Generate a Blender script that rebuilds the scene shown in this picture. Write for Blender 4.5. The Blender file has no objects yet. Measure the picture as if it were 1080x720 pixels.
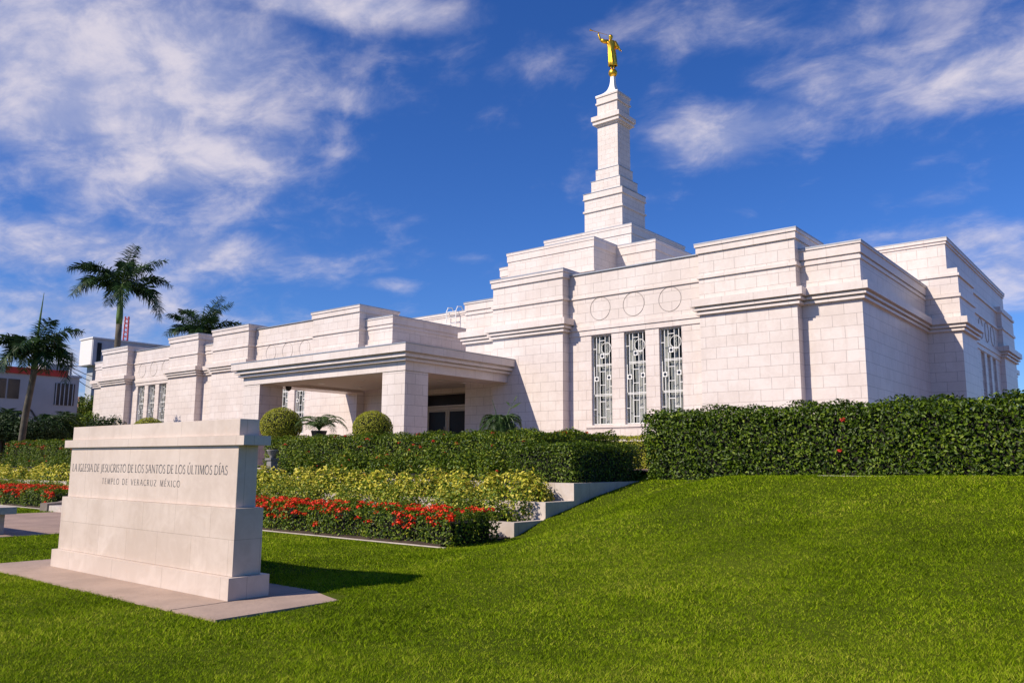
import bpy, math, random
import numpy as np
from mathutils import Vector, Matrix

C = bpy.context.scene.collection
SC = bpy.context.scene
rad = math.radians

# ------------------------------------------------------------------ camera
YAW, PITCH, ROLL = .68289, .148037, .005351
cy_, sy_ = math.cos(YAW), math.sin(YAW)
cp_, sp_ = math.cos(PITCH), math.sin(PITCH)
Fv = Vector((-sy_ * cp_, cy_ * cp_, sp_))
Rv = Vector((cy_, sy_, 0))
Uv = Rv.cross(Fv)
cr_, sr_ = math.cos(ROLL), math.sin(ROLL)
R2 = cr_ * Rv + sr_ * Uv
U2 = -sr_ * Rv + cr_ * Uv
EYE = Vector((0, 0, 1.2))
cam = bpy.data.cameras.new('camera')
cam.lens = 28.47
cam.sensor_width = 36
cam.clip_start = .05
cam.clip_end = 5000
co = bpy.data.objects.new('camera', cam)
C.objects.link(co)
co.matrix_world = Matrix(((R2.x, U2.x, -Fv.x, EYE.x), (R2.y, U2.y, -Fv.y, EYE.y), (R2.z, U2.z, -Fv.z, EYE.z), (0, 0, 0, 1)))
SC.camera = co

# ------------------------------------------------------------------ light
SUN_TRAVEL = Vector((.40, 1, -.95)).normalized()
sun_el = math.asin(-SUN_TRAVEL.z)
to_sun = -SUN_TRAVEL
sl = bpy.data.lights.new('sun', 'SUN')
sl.energy = 5.0
sl.angle = rad(.5)
sl.color = (1, .885, .745)
so = bpy.data.objects.new('sun', sl)
C.objects.link(so)
so.rotation_euler = SUN_TRAVEL.to_track_quat('-Z', 'Y').to_euler()
so.location = (-20, -30, 60)

w = bpy.data.worlds.new('World')
SC.world = w
w.use_nodes = True
nt = w.node_tree
nt.nodes.clear()


class NB:
    """tiny node helper"""
    def __init__(s, nt): s.nt = nt
    def n(s, t, **k):
        o = s.nt.nodes.new(t)
        for a, b in k.items(): setattr(o, a, b)
        return o
    def l(s, a, b): s.nt.links.new(a, b)
    def put(s, sock, v):
        if isinstance(v, bpy.types.NodeSocket): s.l(v, sock)
        else: sock.default_value = v
    def m(s, op, a, b=None, c=None, clamp=False):
        o = s.n('ShaderNodeMath', operation=op, use_clamp=clamp)
        s.put(o.inputs[0], a)
        if b is not None: s.put(o.inputs[1], b)
        if c is not None: s.put(o.inputs[2], c)
        return o.outputs[0]
    def mix(s, f, a, b, mode='MIX'):
        o = s.n('ShaderNodeMix', data_type='RGBA', blend_type=mode)
        s.put(o.inputs[0], f)
        s.put(o.inputs[6], a if isinstance(a, bpy.types.NodeSocket) else (*a, 1))
        s.put(o.inputs[7], b if isinstance(b, bpy.types.NodeSocket) else (*b, 1))
        return o.outputs[2]
    def noise(s, vec, scale, detail=4, rough=.55, dist=0):
        o = s.n('ShaderNodeTexNoise')
        if vec is not None: s.l(vec, o.inputs['Vector'])
        o.inputs['Scale'].default_value = scale
        o.inputs['Detail'].default_value = detail
        o.inputs['Roughness'].default_value = rough
        o.inputs['Distortion'].default_value = dist
        return o.outputs[0]
    def ramp(s, f, stops):
        o = s.n('ShaderNodeValToRGB')
        s.l(f, o.inputs[0])
        e = o.color_ramp.elements
        while len(e) < len(stops): e.new(.5)
        for i, (p, c) in enumerate(stops):
            e[i].position = p
            e[i].color = (*c, 1)
        return o.outputs[0]
    def sstep(s, x, a, b):
        o = s.n('ShaderNodeMapRange', interpolation_type='SMOOTHSTEP')
        s.put(o.inputs[0], x)
        o.inputs[1].default_value = a
        o.inputs[2].default_value = b
        return o.outputs[0]


def pdir(px, py):
    v = R2 * ((px - 540) / 854.07) + U2 * (-(py - 360) / 854.07) + Fv
    return v.normalized()


b = NB(nt)
sky = b.n('ShaderNodeTexSky', sky_type='NISHITA')
sky.sun_disc = False
sky.sun_elevation = sun_el
sky.sun_rotation = math.atan2(to_sun.x, to_sun.y)
sky.altitude = 0
sky.air_density = 1.0
sky.dust_density = .25
sky.ozone_density = 2.5
hs = b.n('ShaderNodeHueSaturation')
hs.inputs['Saturation'].default_value = 1.22
b.l(sky.outputs[0], hs.inputs['Color'])
tc = b.n('ShaderNodeTexCoord')
sx = b.n('ShaderNodeSeparateXYZ')
b.l(tc.outputs['Generated'], sx.inputs[0])
X, Y, Z = sx.outputs
az = b.m('ARCTAN2', X, Y)
el = b.m('ARCSINE', Z)
zz = b.m('ADD', b.m('MAXIMUM', Z, 0.0), .30)
pl = b.n('ShaderNodeCombineXYZ')
b.l(b.m('DIVIDE', X, zz), pl.inputs[0])
b.l(b.m('DIVIDE', Y, zz), pl.inputs[1])
# rotate so streaks run across the view
mp = b.n('ShaderNodeMapping')
b.l(pl.outputs[0], mp.inputs[0])
mp.inputs['Rotation'].default_value = (0, 0, rad(-30))
mp.inputs['Scale'].default_value = (1.25, 1.6, 1)
V = mp.outputs[0]
n_big = b.noise(V, 1.7, 8, .58, .25)
n_fine = b.noise(V, 7.0, 8, .62, .4)
n_mid = b.noise(V, 3.6, 6, .6, .3)
# patches where the cloud banks stand in this sky: azimuth, elevation, extents
patches = []
for (px, py, sxp, syp, s) in [(40, 60, 230, 125, 1.0), (200, 70, 150, 80, .75), (330, 100, 110, 26, .5), (170, 160, 150, 52, .85), (340, 160, 60, 16, .4),
                              (370, 5, 130, 25, .9), (470, 20, 60, 25, .4), (60, 262, 170, 36, .72), (250, 272, 170, 28, .62),
                              (120, 335, 220, 45, .66), (20, 380, 140, 60, .6), (540, 50, 160, 40, .3), (880, 18, 220, 36, .5),
                              (765, 142, 100, 40, .82), (900, 80, 200, 50, .45), (1060, 75, 90, 30, .72), (820, 30, 160, 30, .25),
                              (690, 210, 80, 18, .25),
                              (1010, 255, 110, 22, .55), (1075, 290, 70, 50, .6), (412, 300, 42, 12, .55), (490, 272, 26, 8, .3),
                              (980, 210, 60, 12, .25), (1500, 150, 220, 160, .4), (-250, 200, 200, 160, .6)]:
    d = pdir(px, py)
    a0 = math.atan2(d.x, d.y)
    e0 = math.asin(d.z)
    patches.append((a0, e0, sxp / 854 / max(math.cos(e0), .6), syp / 854, s))
tot = None
for a0, e0, sa, se, s in patches:
    q = b.m('ADD', b.m('POWER', b.m('ABSOLUTE', b.m('DIVIDE', b.m('SUBTRACT', az, a0), sa)), 2.0),
            b.m('POWER', b.m('ABSOLUTE', b.m('DIVIDE', b.m('SUBTRACT', el, e0), se)), 2.0))
    g = b.m('MULTIPLY', b.m('EXPONENT', b.m('MULTIPLY', q, -1.0)), s)
    tot = g if tot is None else b.m('MAXIMUM', tot, g)
nn = b.m('ADD', b.m('MULTIPLY', n_big, .55), b.m('ADD', b.m('MULTIPLY', n_mid, .3), b.m('MULTIPLY', n_fine, .3)))
dens = b.m('ADD', b.m('MULTIPLY', tot, 1.0), b.m('MULTIPLY', b.m('SUBTRACT', nn, .62), 2.1))
alpha = b.sstep(dens, .04, .86)
alpha = b.m('MULTIPLY', alpha, .86)
lit = b.sstep(b.m('ADD', b.m('MULTIPLY', n_mid, .55), b.m('MULTIPLY', n_fine, .45)), .40, .62)
ccol = b.mix(lit, (4.4, 4.8, 7.2), (8.8, 8.1, 8.8))
blue = b.mix(1.0, hs.outputs[0], (.60, .85, 1.40), 'MULTIPLY')
col = b.mix(alpha, blue, ccol)
bg = b.n('ShaderNodeBackground')
bg.inputs['Strength'].default_value = .080
b.l(col, bg.inputs[0])
ow = b.n('ShaderNodeOutputWorld')
b.l(bg.outputs[0], ow.inputs[0])

SC.view_settings.view_transform = 'Standard'
SC.view_settings.look = 'None'
SC.view_settings.exposure = 0.2
SC.view_settings.gamma = 1
SC.cycles.max_bounces = 6
SC.cycles.transparent_max_bounces = 8

BS, FS = .70, .75          # metres per plan unit: temple, garden


# ------------------------------------------------------------------ materials
def new_mat(name):
    m = bpy.data.materials.new(name)
    m.use_nodes = True
    return m, NB(m.node_tree), m.node_tree.nodes['Principled BSDF']


def simple(name, col, rough=.6, metal=0, var=.0, vscale=3, bump=0):
    m, b, p = new_mat(name)
    p.inputs['Roughness'].default_value = rough
    p.inputs['Metallic'].default_value = metal
    g = b.n('ShaderNodeNewGeometry')
    if var:
        f = b.noise(g.outputs['Position'], vscale, 6, .6)
        c = b.mix(b.sstep(f, .3, .7), tuple(c * (1 - var) for c in col), tuple(min(1, c * (1 + var)) for c in col))
        b.l(c, p.inputs['Base Color'])
    else:
        p.inputs['Base Color'].default_value = (*col, 1)
    if bump:
        bp = b.n('ShaderNodeBump')
        bp.inputs['Strength'].default_value = bump
        bp.inputs['Distance'].default_value = .02
        b.l(b.noise(g.outputs['Position'], vscale * 12, 4), bp.inputs['Height'])
        b.l(bp.outputs[0], p.inputs['Normal'])
    return m


def masonry(name, bw, bh, mortar, c1, c2, cm, rough=.36, off=.5, vein=.12, bump=.25, stain=.06):
    m, b, p = new_mat(name)
    p.inputs['Specular IOR Level'].default_value = .3
    uv = b.n('ShaderNodeUVMap')
    br = b.n('ShaderNodeTexBrick')
    b.l(uv.outputs[0], br.inputs['Vector'])
    br.offset = off
    br.inputs['Scale'].default_value = 1
    br.inputs['Brick Width'].default_value = bw
    br.inputs['Row Height'].default_value = bh
    br.inputs['Mortar Size'].default_value = mortar
    br.inputs['Mortar Smooth'].default_value = .1
    br.inputs['Bias'].default_value = -.15
    br.inputs['Color1'].default_value = (*c1, 1)
    br.inputs['Color2'].default_value = (*c2, 1)
    br.inputs['Mortar'].default_value = (*cm, 1)
    g = b.n('ShaderNodeNewGeometry')
    f1 = b.noise(g.outputs['Position'], .9, 6, .6, .6)
    f2 = b.noise(g.outputs['Position'], 6, 8, .65, 1.2)
    k = b.m('ADD', b.m('MULTIPLY', f1, .6), b.m('MULTIPLY', f2, .4))
    mpv = b.n('ShaderNodeMapping')
    b.l(g.outputs['Position'], mpv.inputs[0])
    mpv.inputs['Scale'].default_value = (3.2, 3.2, .22)
    stv = b.sstep(b.noise(mpv.outputs[0], 1.6, 6, .6), .50, .80)
    warm = b.sstep(b.noise(g.outputs['Position'], 2.1, 7, .62, 1.5), .58, .74)
    k = b.m('SUBTRACT', k, b.m('MULTIPLY', stv, .16))
    tint = b.mix(b.sstep(k, .36, .64), (1 - vein, 1 - vein * 1.15, 1 - vein * 1.3), (1, 1, 1))
    c = b.mix(1.0, br.outputs['Color'], tint, 'MULTIPLY')
    c = b.mix(b.m('MULTIPLY', warm, stain), c, (.62, .42, .28))
    b.l(c, p.inputs['Base Color'])
    b.l(b.m('MULTIPLY_ADD', f2, .2, rough - .1), p.inputs['Roughness'])
    bp = b.n('ShaderNodeBump')
    bp.inputs['Strength'].default_value = bump
    bp.inputs['Distance'].default_value = .006
    b.l(b.m('SUBTRACT', b.m('MULTIPLY', f2, .25), br.outputs['Fac']), bp.inputs['Height'])
    b.l(bp.outputs[0], p.inputs['Normal'])
    return m


S1, S2, SM = (.745, .665, .62), (.715, .63, .58), (.46, .40, .37)
STONE = masonry('marble_blocks', .88, .445, .010, S1, S2, SM)
STONE_S = masonry('marble_blocks_small', .74, .37, .010, S1, S2, SM)
TRIM = masonry('marble_trim', 1.3, 50, .006, S1, S2, SM, rough=.34)
SIGN = masonry('sign_marble', .62, .31, .0022, (.64, .54, .465), (.605, .505, .43), (.42, .34, .28), rough=.42, vein=.16, bump=.15, stain=.22)
SIGN_P = masonry('sign_marble_plain', 1.0, 9, .0022, (.655, .55, .475), (.63, .525, .45), (.40, .33, .27), rough=.42, vein=.14, bump=.1, stain=.3)
COPING = simple('coping_metal', (.32, .34, .38), .45, .3, .1)
JOINT = simple('joint_shadow', (.42, .37, .34), .8)
METALW = simple('white_metal', (.78, .77, .74), .4)
CEIL = simple('ceiling_plaster', (.62, .58, .52), .85, 0, .03)
DARKGLASS = simple('dark_glass', (.016, .010, .010), .3)
DARKGLASS.node_tree.nodes['Principled BSDF'].inputs['Specular IOR Level'].default_value = .15
URN = simple('weathered_stone', (.20, .19, .18), .85, 0, .25, 9, .4)
BRONZE = simple('door_frame', (.42, .36, .29), .5)
CURT, b, p = new_mat('curtain')
g = b.n('ShaderNodeNewGeometry')
sp = b.n('ShaderNodeSeparateXYZ')
b.l(g.outputs['Position'], sp.inputs[0])
b.l(b.mix(b.noise(g.outputs['Position'], 5, 2), (.66, .66, .62), (.82, .80, .75)), p.inputs['Base Color'])
p.inputs['Roughness'].default_value = .9
LETTER = simple('letter_paint', (.10, .10, .105), .6)
GOLD = simple('gold_leaf', (1.0, .50, .045), .36, 1, .12, 6)
CONC = simple('concrete', (.36, .26, .20), .85, 0, .12, 2.2, .3)
WALLW = masonry('garden_wall_stone', .9, 50, .004, (.60, .53, .475), (.54, .47, .415), (.25, .21, .18), rough=.55, vein=.22, bump=.2, stain=.25)
PATHM = simple('path_paving', (.30, .205, .16), .85, 0, .15, 1.6, .3)
PAVE = simple('bounce_paving', (.23, .145, .10), .85, 0, .12, 1.2, .3)  # tint chosen to bounce warm light onto the shaded walls
SOIL = simple('soil', (.055, .035, .022), .95, 0, .3, 6, .6)
HOUSEW = simple('house_paint', (.40, .41, .43), .8, 0, .08, .6)
HOUSEG = simple('grey_render', (.42, .44, .47), .8, 0, .14, .8)
REDTRIM = simple('red_trim', (.55, .045, .03), .7, 0, .1)
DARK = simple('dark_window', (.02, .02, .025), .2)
BLACK = simple('black_plastic', (.02, .018, .018), .5)
WIRE = simple('wire', (.05, .05, .05), .6)
MASTR = simple('mast_paint_red', (.60, .07, .05), .5)
ROOFM = simple('roof_membrane', (.5, .49, .47), .9, 0, .1)
BARK = simple('palm_bark', (.10, .085, .065), .9, 0, .3, 3, .5)
SHAFT = simple('crownshaft_green', (.07, .13, .02), .5, 0, .2, 3)
CORE_SHADE = simple('foliage_inner_shade', (.010, .009, .005), .95)  # near-black filler, the foliage's inner shade set in its colour


def leafmat(name, stops, rough=.45, transl=.25, spec=.25):
    m, b, p = new_mat(name)
    at = b.n('ShaderNodeAttribute', attribute_name='rnd')
    g = b.n('ShaderNodeNewGeometry')
    f = b.m('ADD', b.m('MULTIPLY', at.outputs['Fac'], .8), b.m('MULTIPLY', b.noise(g.outputs['Position'], 1.3, 3), .35), clamp=True)
    c = b.ramp(b.m('SUBTRACT', f, .08), stops)
    b.l(c, p.inputs['Base Color'])
    p.inputs['Roughness'].default_value = rough
    p.inputs['Specular IOR Level'].default_value = spec
    tr = b.n('ShaderNodeBsdfTranslucent')
    b.l(c, tr.inputs[0])
    mx = b.n('ShaderNodeMixShader')
    mx.inputs[0].default_value = transl
    b.l(p.outputs[0], mx.inputs[1])
    b.l(tr.outputs[0], mx.inputs[2])
    b.l(mx.outputs[0], m.node_tree.nodes['Material Output'].inputs[0])
    return m


L_HEDGE = leafmat('hedge_leaf', [(0, (.012, .026, .001)), (.45, (.045, .085, .003)), (.8, (.13, .20, .008)), (1, (.30, .34, .05))])
L_BUSH = leafmat('bush_leaf', [(0, (.014, .032, .002)), (.45, (.065, .12, .004)), (.8, (.19, .25, .012)), (1, (.38, .38, .05))])
L_YELL = leafmat('variegated_leaf', [(0, (.03, .07, .004)), (.3, (.14, .21, .010)), (.55, (.56, .52, .04)), (1, (.88, .74, .15))])
L_YGRN = leafmat('low_shrub_leaf', [(0, (.03, .07, .004)), (.4, (.12, .20, .01)), (.75, (.42, .42, .04)), (1, (.70, .60, .12))])
L_BALL = leafmat('topiary_leaf', [(0, (.09, .12, .006)), (.5, (.32, .34, .018)), (1, (.62, .58, .06))])
L_RED = leafmat('red_petal', [(0, (.50, .012, .004)), (.6, (.80, .035, .008)), (1, (.90, .12, .03))], .5, .2, .2)
L_ROSE = leafmat('hibiscus_petal', [(0, (.42, .012, .010)), (1, (.70, .05, .035))], .5, .2, .2)
L_PALM = leafmat('palm_leaflet', [(0, (.010, .028, .008)), (.6, (.022, .06, .012)), (1, (.05, .10, .02))], .5, .15)
L_PALMG = leafmat('young_palm_leaflet', [(0, (.05, .10, .03)), (.6, (.11, .17, .05)), (1, (.22, .27, .10))], .5, .2)
L_FERN = leafmat('cycad_leaflet', [(0, (.012, .03, .006)), (.6, (.03, .07, .012)), (1, (.07, .12, .02))], .5, .15)
L_DARK = leafmat('far_bush_leaf', [(0, (.010, .022, .006)), (.6, (.022, .05, .012)), (1, (.05, .09, .02))], .6, .15)
L_GRASS = leafmat('grass_blade', [(0, (.015, .03, .001)), (.35, (.13, .215, .003)), (.75, (.31, .42, .008)), (.92, (.44, .44, .05)), (1, (.55, .36, .14))], .7, .25, .05)

# ground material
GROUND, b, p = new_mat('lawn_ground')
g = b.n('ShaderNodeNewGeometry')
P = g.outputs['Position']
f = b.m('ADD', b.m('MULTIPLY', b.noise(P, .5, 6), .4), b.m('MULTIPLY', b.noise(P, 60, 4, .7), .6))
c = b.ramp(f, [(.3, (.03, .035, .004)), (.5, (.07, .10, .005)), (.7, (.14, .16, .015))])
b.l(c, p.inputs['Base Color'])
p.inputs['Roughness'].default_value = .95
p.inputs['Specular IOR Level'].default_value = .05
bp = b.n('ShaderNodeBump')
bp.inputs['Strength'].default_value = .8
bp.inputs['Distance'].default_value = .03
b.l(b.noise(P, 90, 3), bp.inputs['Height'])
b.l(bp.outputs[0], p.inputs['Normal'])


# ------------------------------------------------------------------ object helpers
def root_loc(o):
    v = Vector((0, 0, 0))
    while o is not None:
        v = v + o.location
        o = o.parent
    return v


def tag(o, label=None, cat=None, group=None, kind=None):
    if label: o['label'] = label
    if cat: o['category'] = cat
    if group: o['group'] = group
    if kind: o['kind'] = kind
    return o


def thing(name, label, cat, loc, group=None):
    o = bpy.data.objects.new(name, None)
    o.empty_display_size = .2
    C.objects.link(o)
    o.location = loc
    return tag(o, label, cat, group)


def mkobj(name, verts, faces, mat, parent=None, uvs=None, smooth=False, base=None, rnd=None):
    """verts in world metres; the object's origin is `base` for a thing, or its parent's origin for a part"""
    me = bpy.data.meshes.new(name)
    off = root_loc(parent) if parent is not None else Vector(base or (0, 0, 0))
    va = np.asarray(verts, dtype=np.float64) - np.array(off)[None]
    if isinstance(faces, np.ndarray):
        nf, k = faces.shape
        me.vertices.add(len(va))
        me.vertices.foreach_set('co', va.astype(np.float32).ravel())
        me.loops.add(nf * k)
        me.loops.foreach_set('vertex_index', faces.astype(np.int32).ravel())
        me.polygons.add(nf)
        me.polygons.foreach_set('loop_start', np.arange(0, nf * k, k, dtype=np.int32))
        me.polygons.foreach_set('loop_total', np.full(nf, k, dtype=np.int32))
        me.update(calc_edges=True)
    else:
        me.from_pydata([tuple(v) for v in va], [], faces)
    if uvs is not None:
        l = me.uv_layers.new(name='UVMap')
        l.data.foreach_set('uv', np.asarray(uvs, dtype=np.float32).ravel())
    if rnd is not None:
        a = me.attributes.new('rnd', 'FLOAT', 'FACE')
        a.data.foreach_set('value', np.asarray(rnd, dtype=np.float32))
    if smooth:
        me.polygons.foreach_set('use_smooth', [True] * len(me.polygons))
    me.materials.append(mat)
    o = bpy.data.objects.new(name, me)
    C.objects.link(o)
    if parent is not None: o.parent = parent
    else: o.location = off
    return o


class MB:
    """collects boxes in plan units (scale s, origin z 1.2) with block UVs"""
    def __init__(s, sc=BS, voff=0.0, uvs=1.0):
        s.v, s.f, s.uv, s.sc, s.voff = [], [], [], sc, voff
    def P(s, x, y, z): return (x * s.sc, y * s.sc, z * s.sc + 1.2)
    def quad(s, pts):
        i = len(s.v)
        s.v += [s.P(*p) for p in pts]
        s.f.append(tuple(range(i, i + len(pts))))
        a, b_, c = Vector(pts[0]), Vector(pts[1]), Vector(pts[2])
        n = (b_ - a).cross(c - a)
        ax = max(range(3), key=lambda k: abs(n[k]))
        for p in pts:
            if ax == 0: s.uv.append((p[1] + .3, p[2] - 5.91 + .445 * 60 + s.voff))
            elif ax == 1: s.uv.append((p[0] + 200, p[2] - 5.91 + .445 * 60 + s.voff))
            else: s.uv.append((p[0] + 200, p[1]))
        return s
    def box(s, x0, x1, y0, y1, z0, z1, bottom=True):
        q = s.quad
        q([(x0, y0, z0), (x1, y0, z0), (x1, y0, z1), (x0, y0, z1)])
        q([(x1, y0, z0), (x1, y1, z0), (x1, y1, z1), (x1, y0, z1)])
        q([(x1, y1, z0), (x0, y1, z0), (x0, y1, z1), (x1, y1, z1)])
        q([(x0, y1, z0), (x0, y0, z0), (x0, y0, z1), (x0, y1, z1)])
        q([(x0, y0, z1), (x1, y0, z1), (x1, y1, z1), (x0, y1, z1)])
        if bottom: q([(x0, y1, z0), (x1, y1, z0), (x1, y0, z0), (x0, y0, z0)])
        return s
    def build(s, name, mat, parent=None, base=None):
        return mkobj(name, s.v, s.f, mat, parent, s.uv, base=base)


def bevel(o, w=.006):
    m = o.modifiers.new('b', 'BEVEL')
    m.width = w
    m.segments = 2
    m.limit_method = 'ANGLE'
    return o


def tube(pts, r, n=6, closed=False):
    """verts, faces of a tube along pts (world metres); r number or list"""
    pts = [Vector(p) for p in pts]
    vs, fs = [], []
    up = Vector((0, 0, 1))
    for i, p in enumerate(pts):
        a = pts[max(0, i - 1)]
        c_ = pts[min(len(pts) - 1, i + 1)]
        if closed:
            a = pts[i - 1]
            c_ = pts[(i + 1) % len(pts)]
        d = (c_ - a).normalized()
        s = d.cross(up if abs(d.z) < .9 else Vector((1, 0, 0)))
        if s.length < 1e-3: s = d.cross(Vector((1, 0, 0)))
        s.normalize()
        t = s.cross(d)
        rr = r[i] if isinstance(r, (list, tuple)) else r
        for k in range(n):
            an = 2 * math.pi * k / n
            vs.append(p + (s * math.cos(an) + t * math.sin(an)) * rr)
    m = len(pts)
    for i in range(m if closed else m - 1):
        j = (i + 1) % m
        for k in range(n):
            fs.append((i * n + k, i * n + (k + 1) % n, j * n + (k + 1) % n, j * n + k))
    if not closed:
        fs.append(tuple(range(n - 1, -1, -1)))
        fs.append(tuple(range((m - 1) * n, m * n)))
    return vs, fs


def join(*parts):
    vs, fs = [], []
    for v, f in parts:
        o = len(vs)
        vs += list(v)
        fs += [tuple(i + o for i in q) for q in f]
    return vs, fs


def lathe(c, prof, n=24, flute=None):
    vs, fs = [], []
    for (r, z) in prof:
        for k in range(n):
            a = 2 * math.pi * k / n
            rr = r * (1 + (flute(a, z) if flute else 0))
            vs.append((c[0] + rr * math.cos(a), c[1] + rr * math.sin(a), c[2] + z))
    for i in range(len(prof) - 1):
        for k in range(n):
            fs.append((i * n + k, i * n + (k + 1) % n, (i + 1) * n + (k + 1) % n, (i + 1) * n + k))
    fs.append(tuple(range(n - 1, -1, -1)))
    fs.append(tuple(range((len(prof) - 1) * n, len(prof) * n)))
    return vs, fs


# ------------------------------------------------------------------ foliage
rng = np.random.default_rng(7)


def norm(a): return a / np.maximum(np.linalg.norm(a, axis=1, keepdims=True), 1e-9)


def leaves(name, pts, nrm, size, mat, parent=None, base=None, width=.5, jitter=.9, up=.3, kind=None, seed=0):
    """one folded leaf (two triangles) per point"""
    r = np.random.default_rng(seed + len(pts))
    n = len(pts)
    nn_ = norm(nrm + r.normal(0, 1, (n, 3)) * jitter * .6 + np.array([0, 0, up]))
    ax = norm(np.cross(nn_, r.normal(0, 1, (n, 3))))
    sd = np.cross(nn_, ax)
    L = (size * r.uniform(.6, 1.25, n))[:, None]
    W = L * width
    base_p = pts - ax * L * .5
    tip = pts + ax * L * .5 - nn_ * L * .12
    l_ = pts + sd * W * .5 + nn_ * L * .08
    r_ = pts - sd * W * .5 + nn_ * L * .08
    v = np.stack([base_p, r_, tip, l_], 1).reshape(-1, 3)
    i = np.arange(n)[:, None] * 4
    f = np.concatenate([i + np.array([[0, 1, 2]]), i + np.array([[0, 2, 3]])], 1).reshape(-1, 3)
    rn = np.repeat(r.uniform(0, 1, n), 2)
    o = mkobj(name, v, f, mat, parent, base=base, rnd=rn)
    if kind: o['kind'] = kind
    return o


def lump(p, s=2.2, a=.06):
    return a * (np.sin(p[:, 0] * s * 2.1 + 1.3) * np.sin(p[:, 1] * s * 1.7 + .4) + .6 * np.sin(p[:, 0] * s * 4.3 + p[:, 2] * 5.1) + .5 * np.sin(p[:, 1] * s * 5.2 - p[:, 2] * 4.0))


def box_surface(x0, x1, y0, y1, z0, z1, dens, r, depth=.1, lum=.05, sides='fblrt'):
    P_, N_ = [], []
    def face(n, area, fn, nv):
        k = max(4, int(area * dens))
        p = fn(r.uniform(0, 1, k), r.uniform(0, 1, k))
        nv = np.tile(np.array(nv, float), (k, 1))
        d = lump(p, a=lum) - np.abs(r.normal(0, depth, k)) + depth * .35
        P_.append(p + nv * d[:, None])
        N_.append(nv)
    h, lx, ly = z1 - z0, x1 - x0, y1 - y0
    S = np.stack
    if 'f' in sides: face(0, lx * h, lambda a, c: S([x0 + a * lx, 0 * a + y0, z0 + c * h], 1), (0, -1, 0))
    if 'b' in sides: face(0, lx * h * .5, lambda a, c: S([x0 + a * lx, 0 * a + y1, z0 + c * h], 1), (0, 1, 0))
    if 'l' in sides: face(0, ly * h, lambda a, c: S([0 * a + x0, y0 + a * ly, z0 + c * h], 1), (-1, 0, 0))
    if 'r' in sides: face(0, ly * h, lambda a, c: S([0 * a + x1, y0 + a * ly, z0 + c * h], 1), (1, 0, 0))
    if 't' in sides: face(0, lx * ly, lambda a, c: S([x0 + a * lx, y0 + c * ly, 0 * a + z1], 1), (0, 0, 1))
    return np.concatenate(P_), np.concatenate(N_)


def blossoms(name, centers, rad_, mat, parent, n=18, size=.034, seed=1):
    r = np.random.default_rng(seed)
    d = norm(r.normal(0, 1, (len(centers), n, 3)).reshape(-1, 3)).reshape(len(centers), n, 3)
    d[..., 2] = np.abs(d[..., 2]) * .8
    rr = rad_ * r.uniform(.7, 1.3, (len(centers), 1, 1))
    p = (centers[:, None, :] + d * rr).reshape(-1, 3)
    return leaves(name, p, d.reshape(-1, 3), size, mat, parent, width=.9, jitter=.6, up=.2, kind='stuff', seed=seed)


def hedge(name, label, cat, box, dens, size, mat, seed, group=None, flowers=0, fl_rad=.05, fl_top=.5, fl_mat=None, depth=.08, lum=.05, sides='fblrt', fl_fn=None, tilt=0):
    x0, x1, y0, y1, z0, z1 = box
    r = np.random.default_rng(seed)
    t = thing(name, label, cat, ((x0 + x1) / 2, (y0 + y1) / 2, z0), group)
    i = .13
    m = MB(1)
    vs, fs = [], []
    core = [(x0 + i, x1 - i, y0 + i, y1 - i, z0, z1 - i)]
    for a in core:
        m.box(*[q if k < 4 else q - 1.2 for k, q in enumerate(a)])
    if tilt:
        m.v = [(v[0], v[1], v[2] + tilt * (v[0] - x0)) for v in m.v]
    m.build('shade_core', CORE_SHADE, t)  # filler core, coloured as the shade between the leaves
    p, n = box_surface(x0, x1, y0, y1, z0, z1, dens, r, depth, lum, sides)
    # stray shoots above the clipped top
    k = int((x1 - x0) * 30)
    sh = np.stack([r.uniform(x0, x1, k), r.uniform(y0, y1, k), z1 + np.abs(r.normal(0, .03, k))], 1)
    p = np.concatenate([p, sh])
    n = np.concatenate([n, np.tile([0, 0, 1.], (k, 1))])
    if tilt: p[:, 2] += tilt * (p[:, 0] - x0)
    leaves('leaves', p, n, size, mat, t, seed=seed)
    if flowers:
        k = flowers
        if fl_fn is not None: c = fl_fn(r)
        else:
            a = r.uniform(0, 1, k) < fl_top
            c = np.where(a[:, None], np.stack([r.uniform(x0, x1, k), r.uniform(y0, y1, k), np.full(k, z1 + .02)], 1),
                         np.stack([r.uniform(x0, x1, k), np.full(k, y0 - .03), z1 - np.abs(r.normal(0, (z1 - z0) * .35, k))], 1))
            if tilt: c[:, 2] += tilt * (c[:, 0] - x0)
        blossoms('flowers', c, fl_rad, fl_mat or L_RED, t, seed=seed + 5)
    return t


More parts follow.
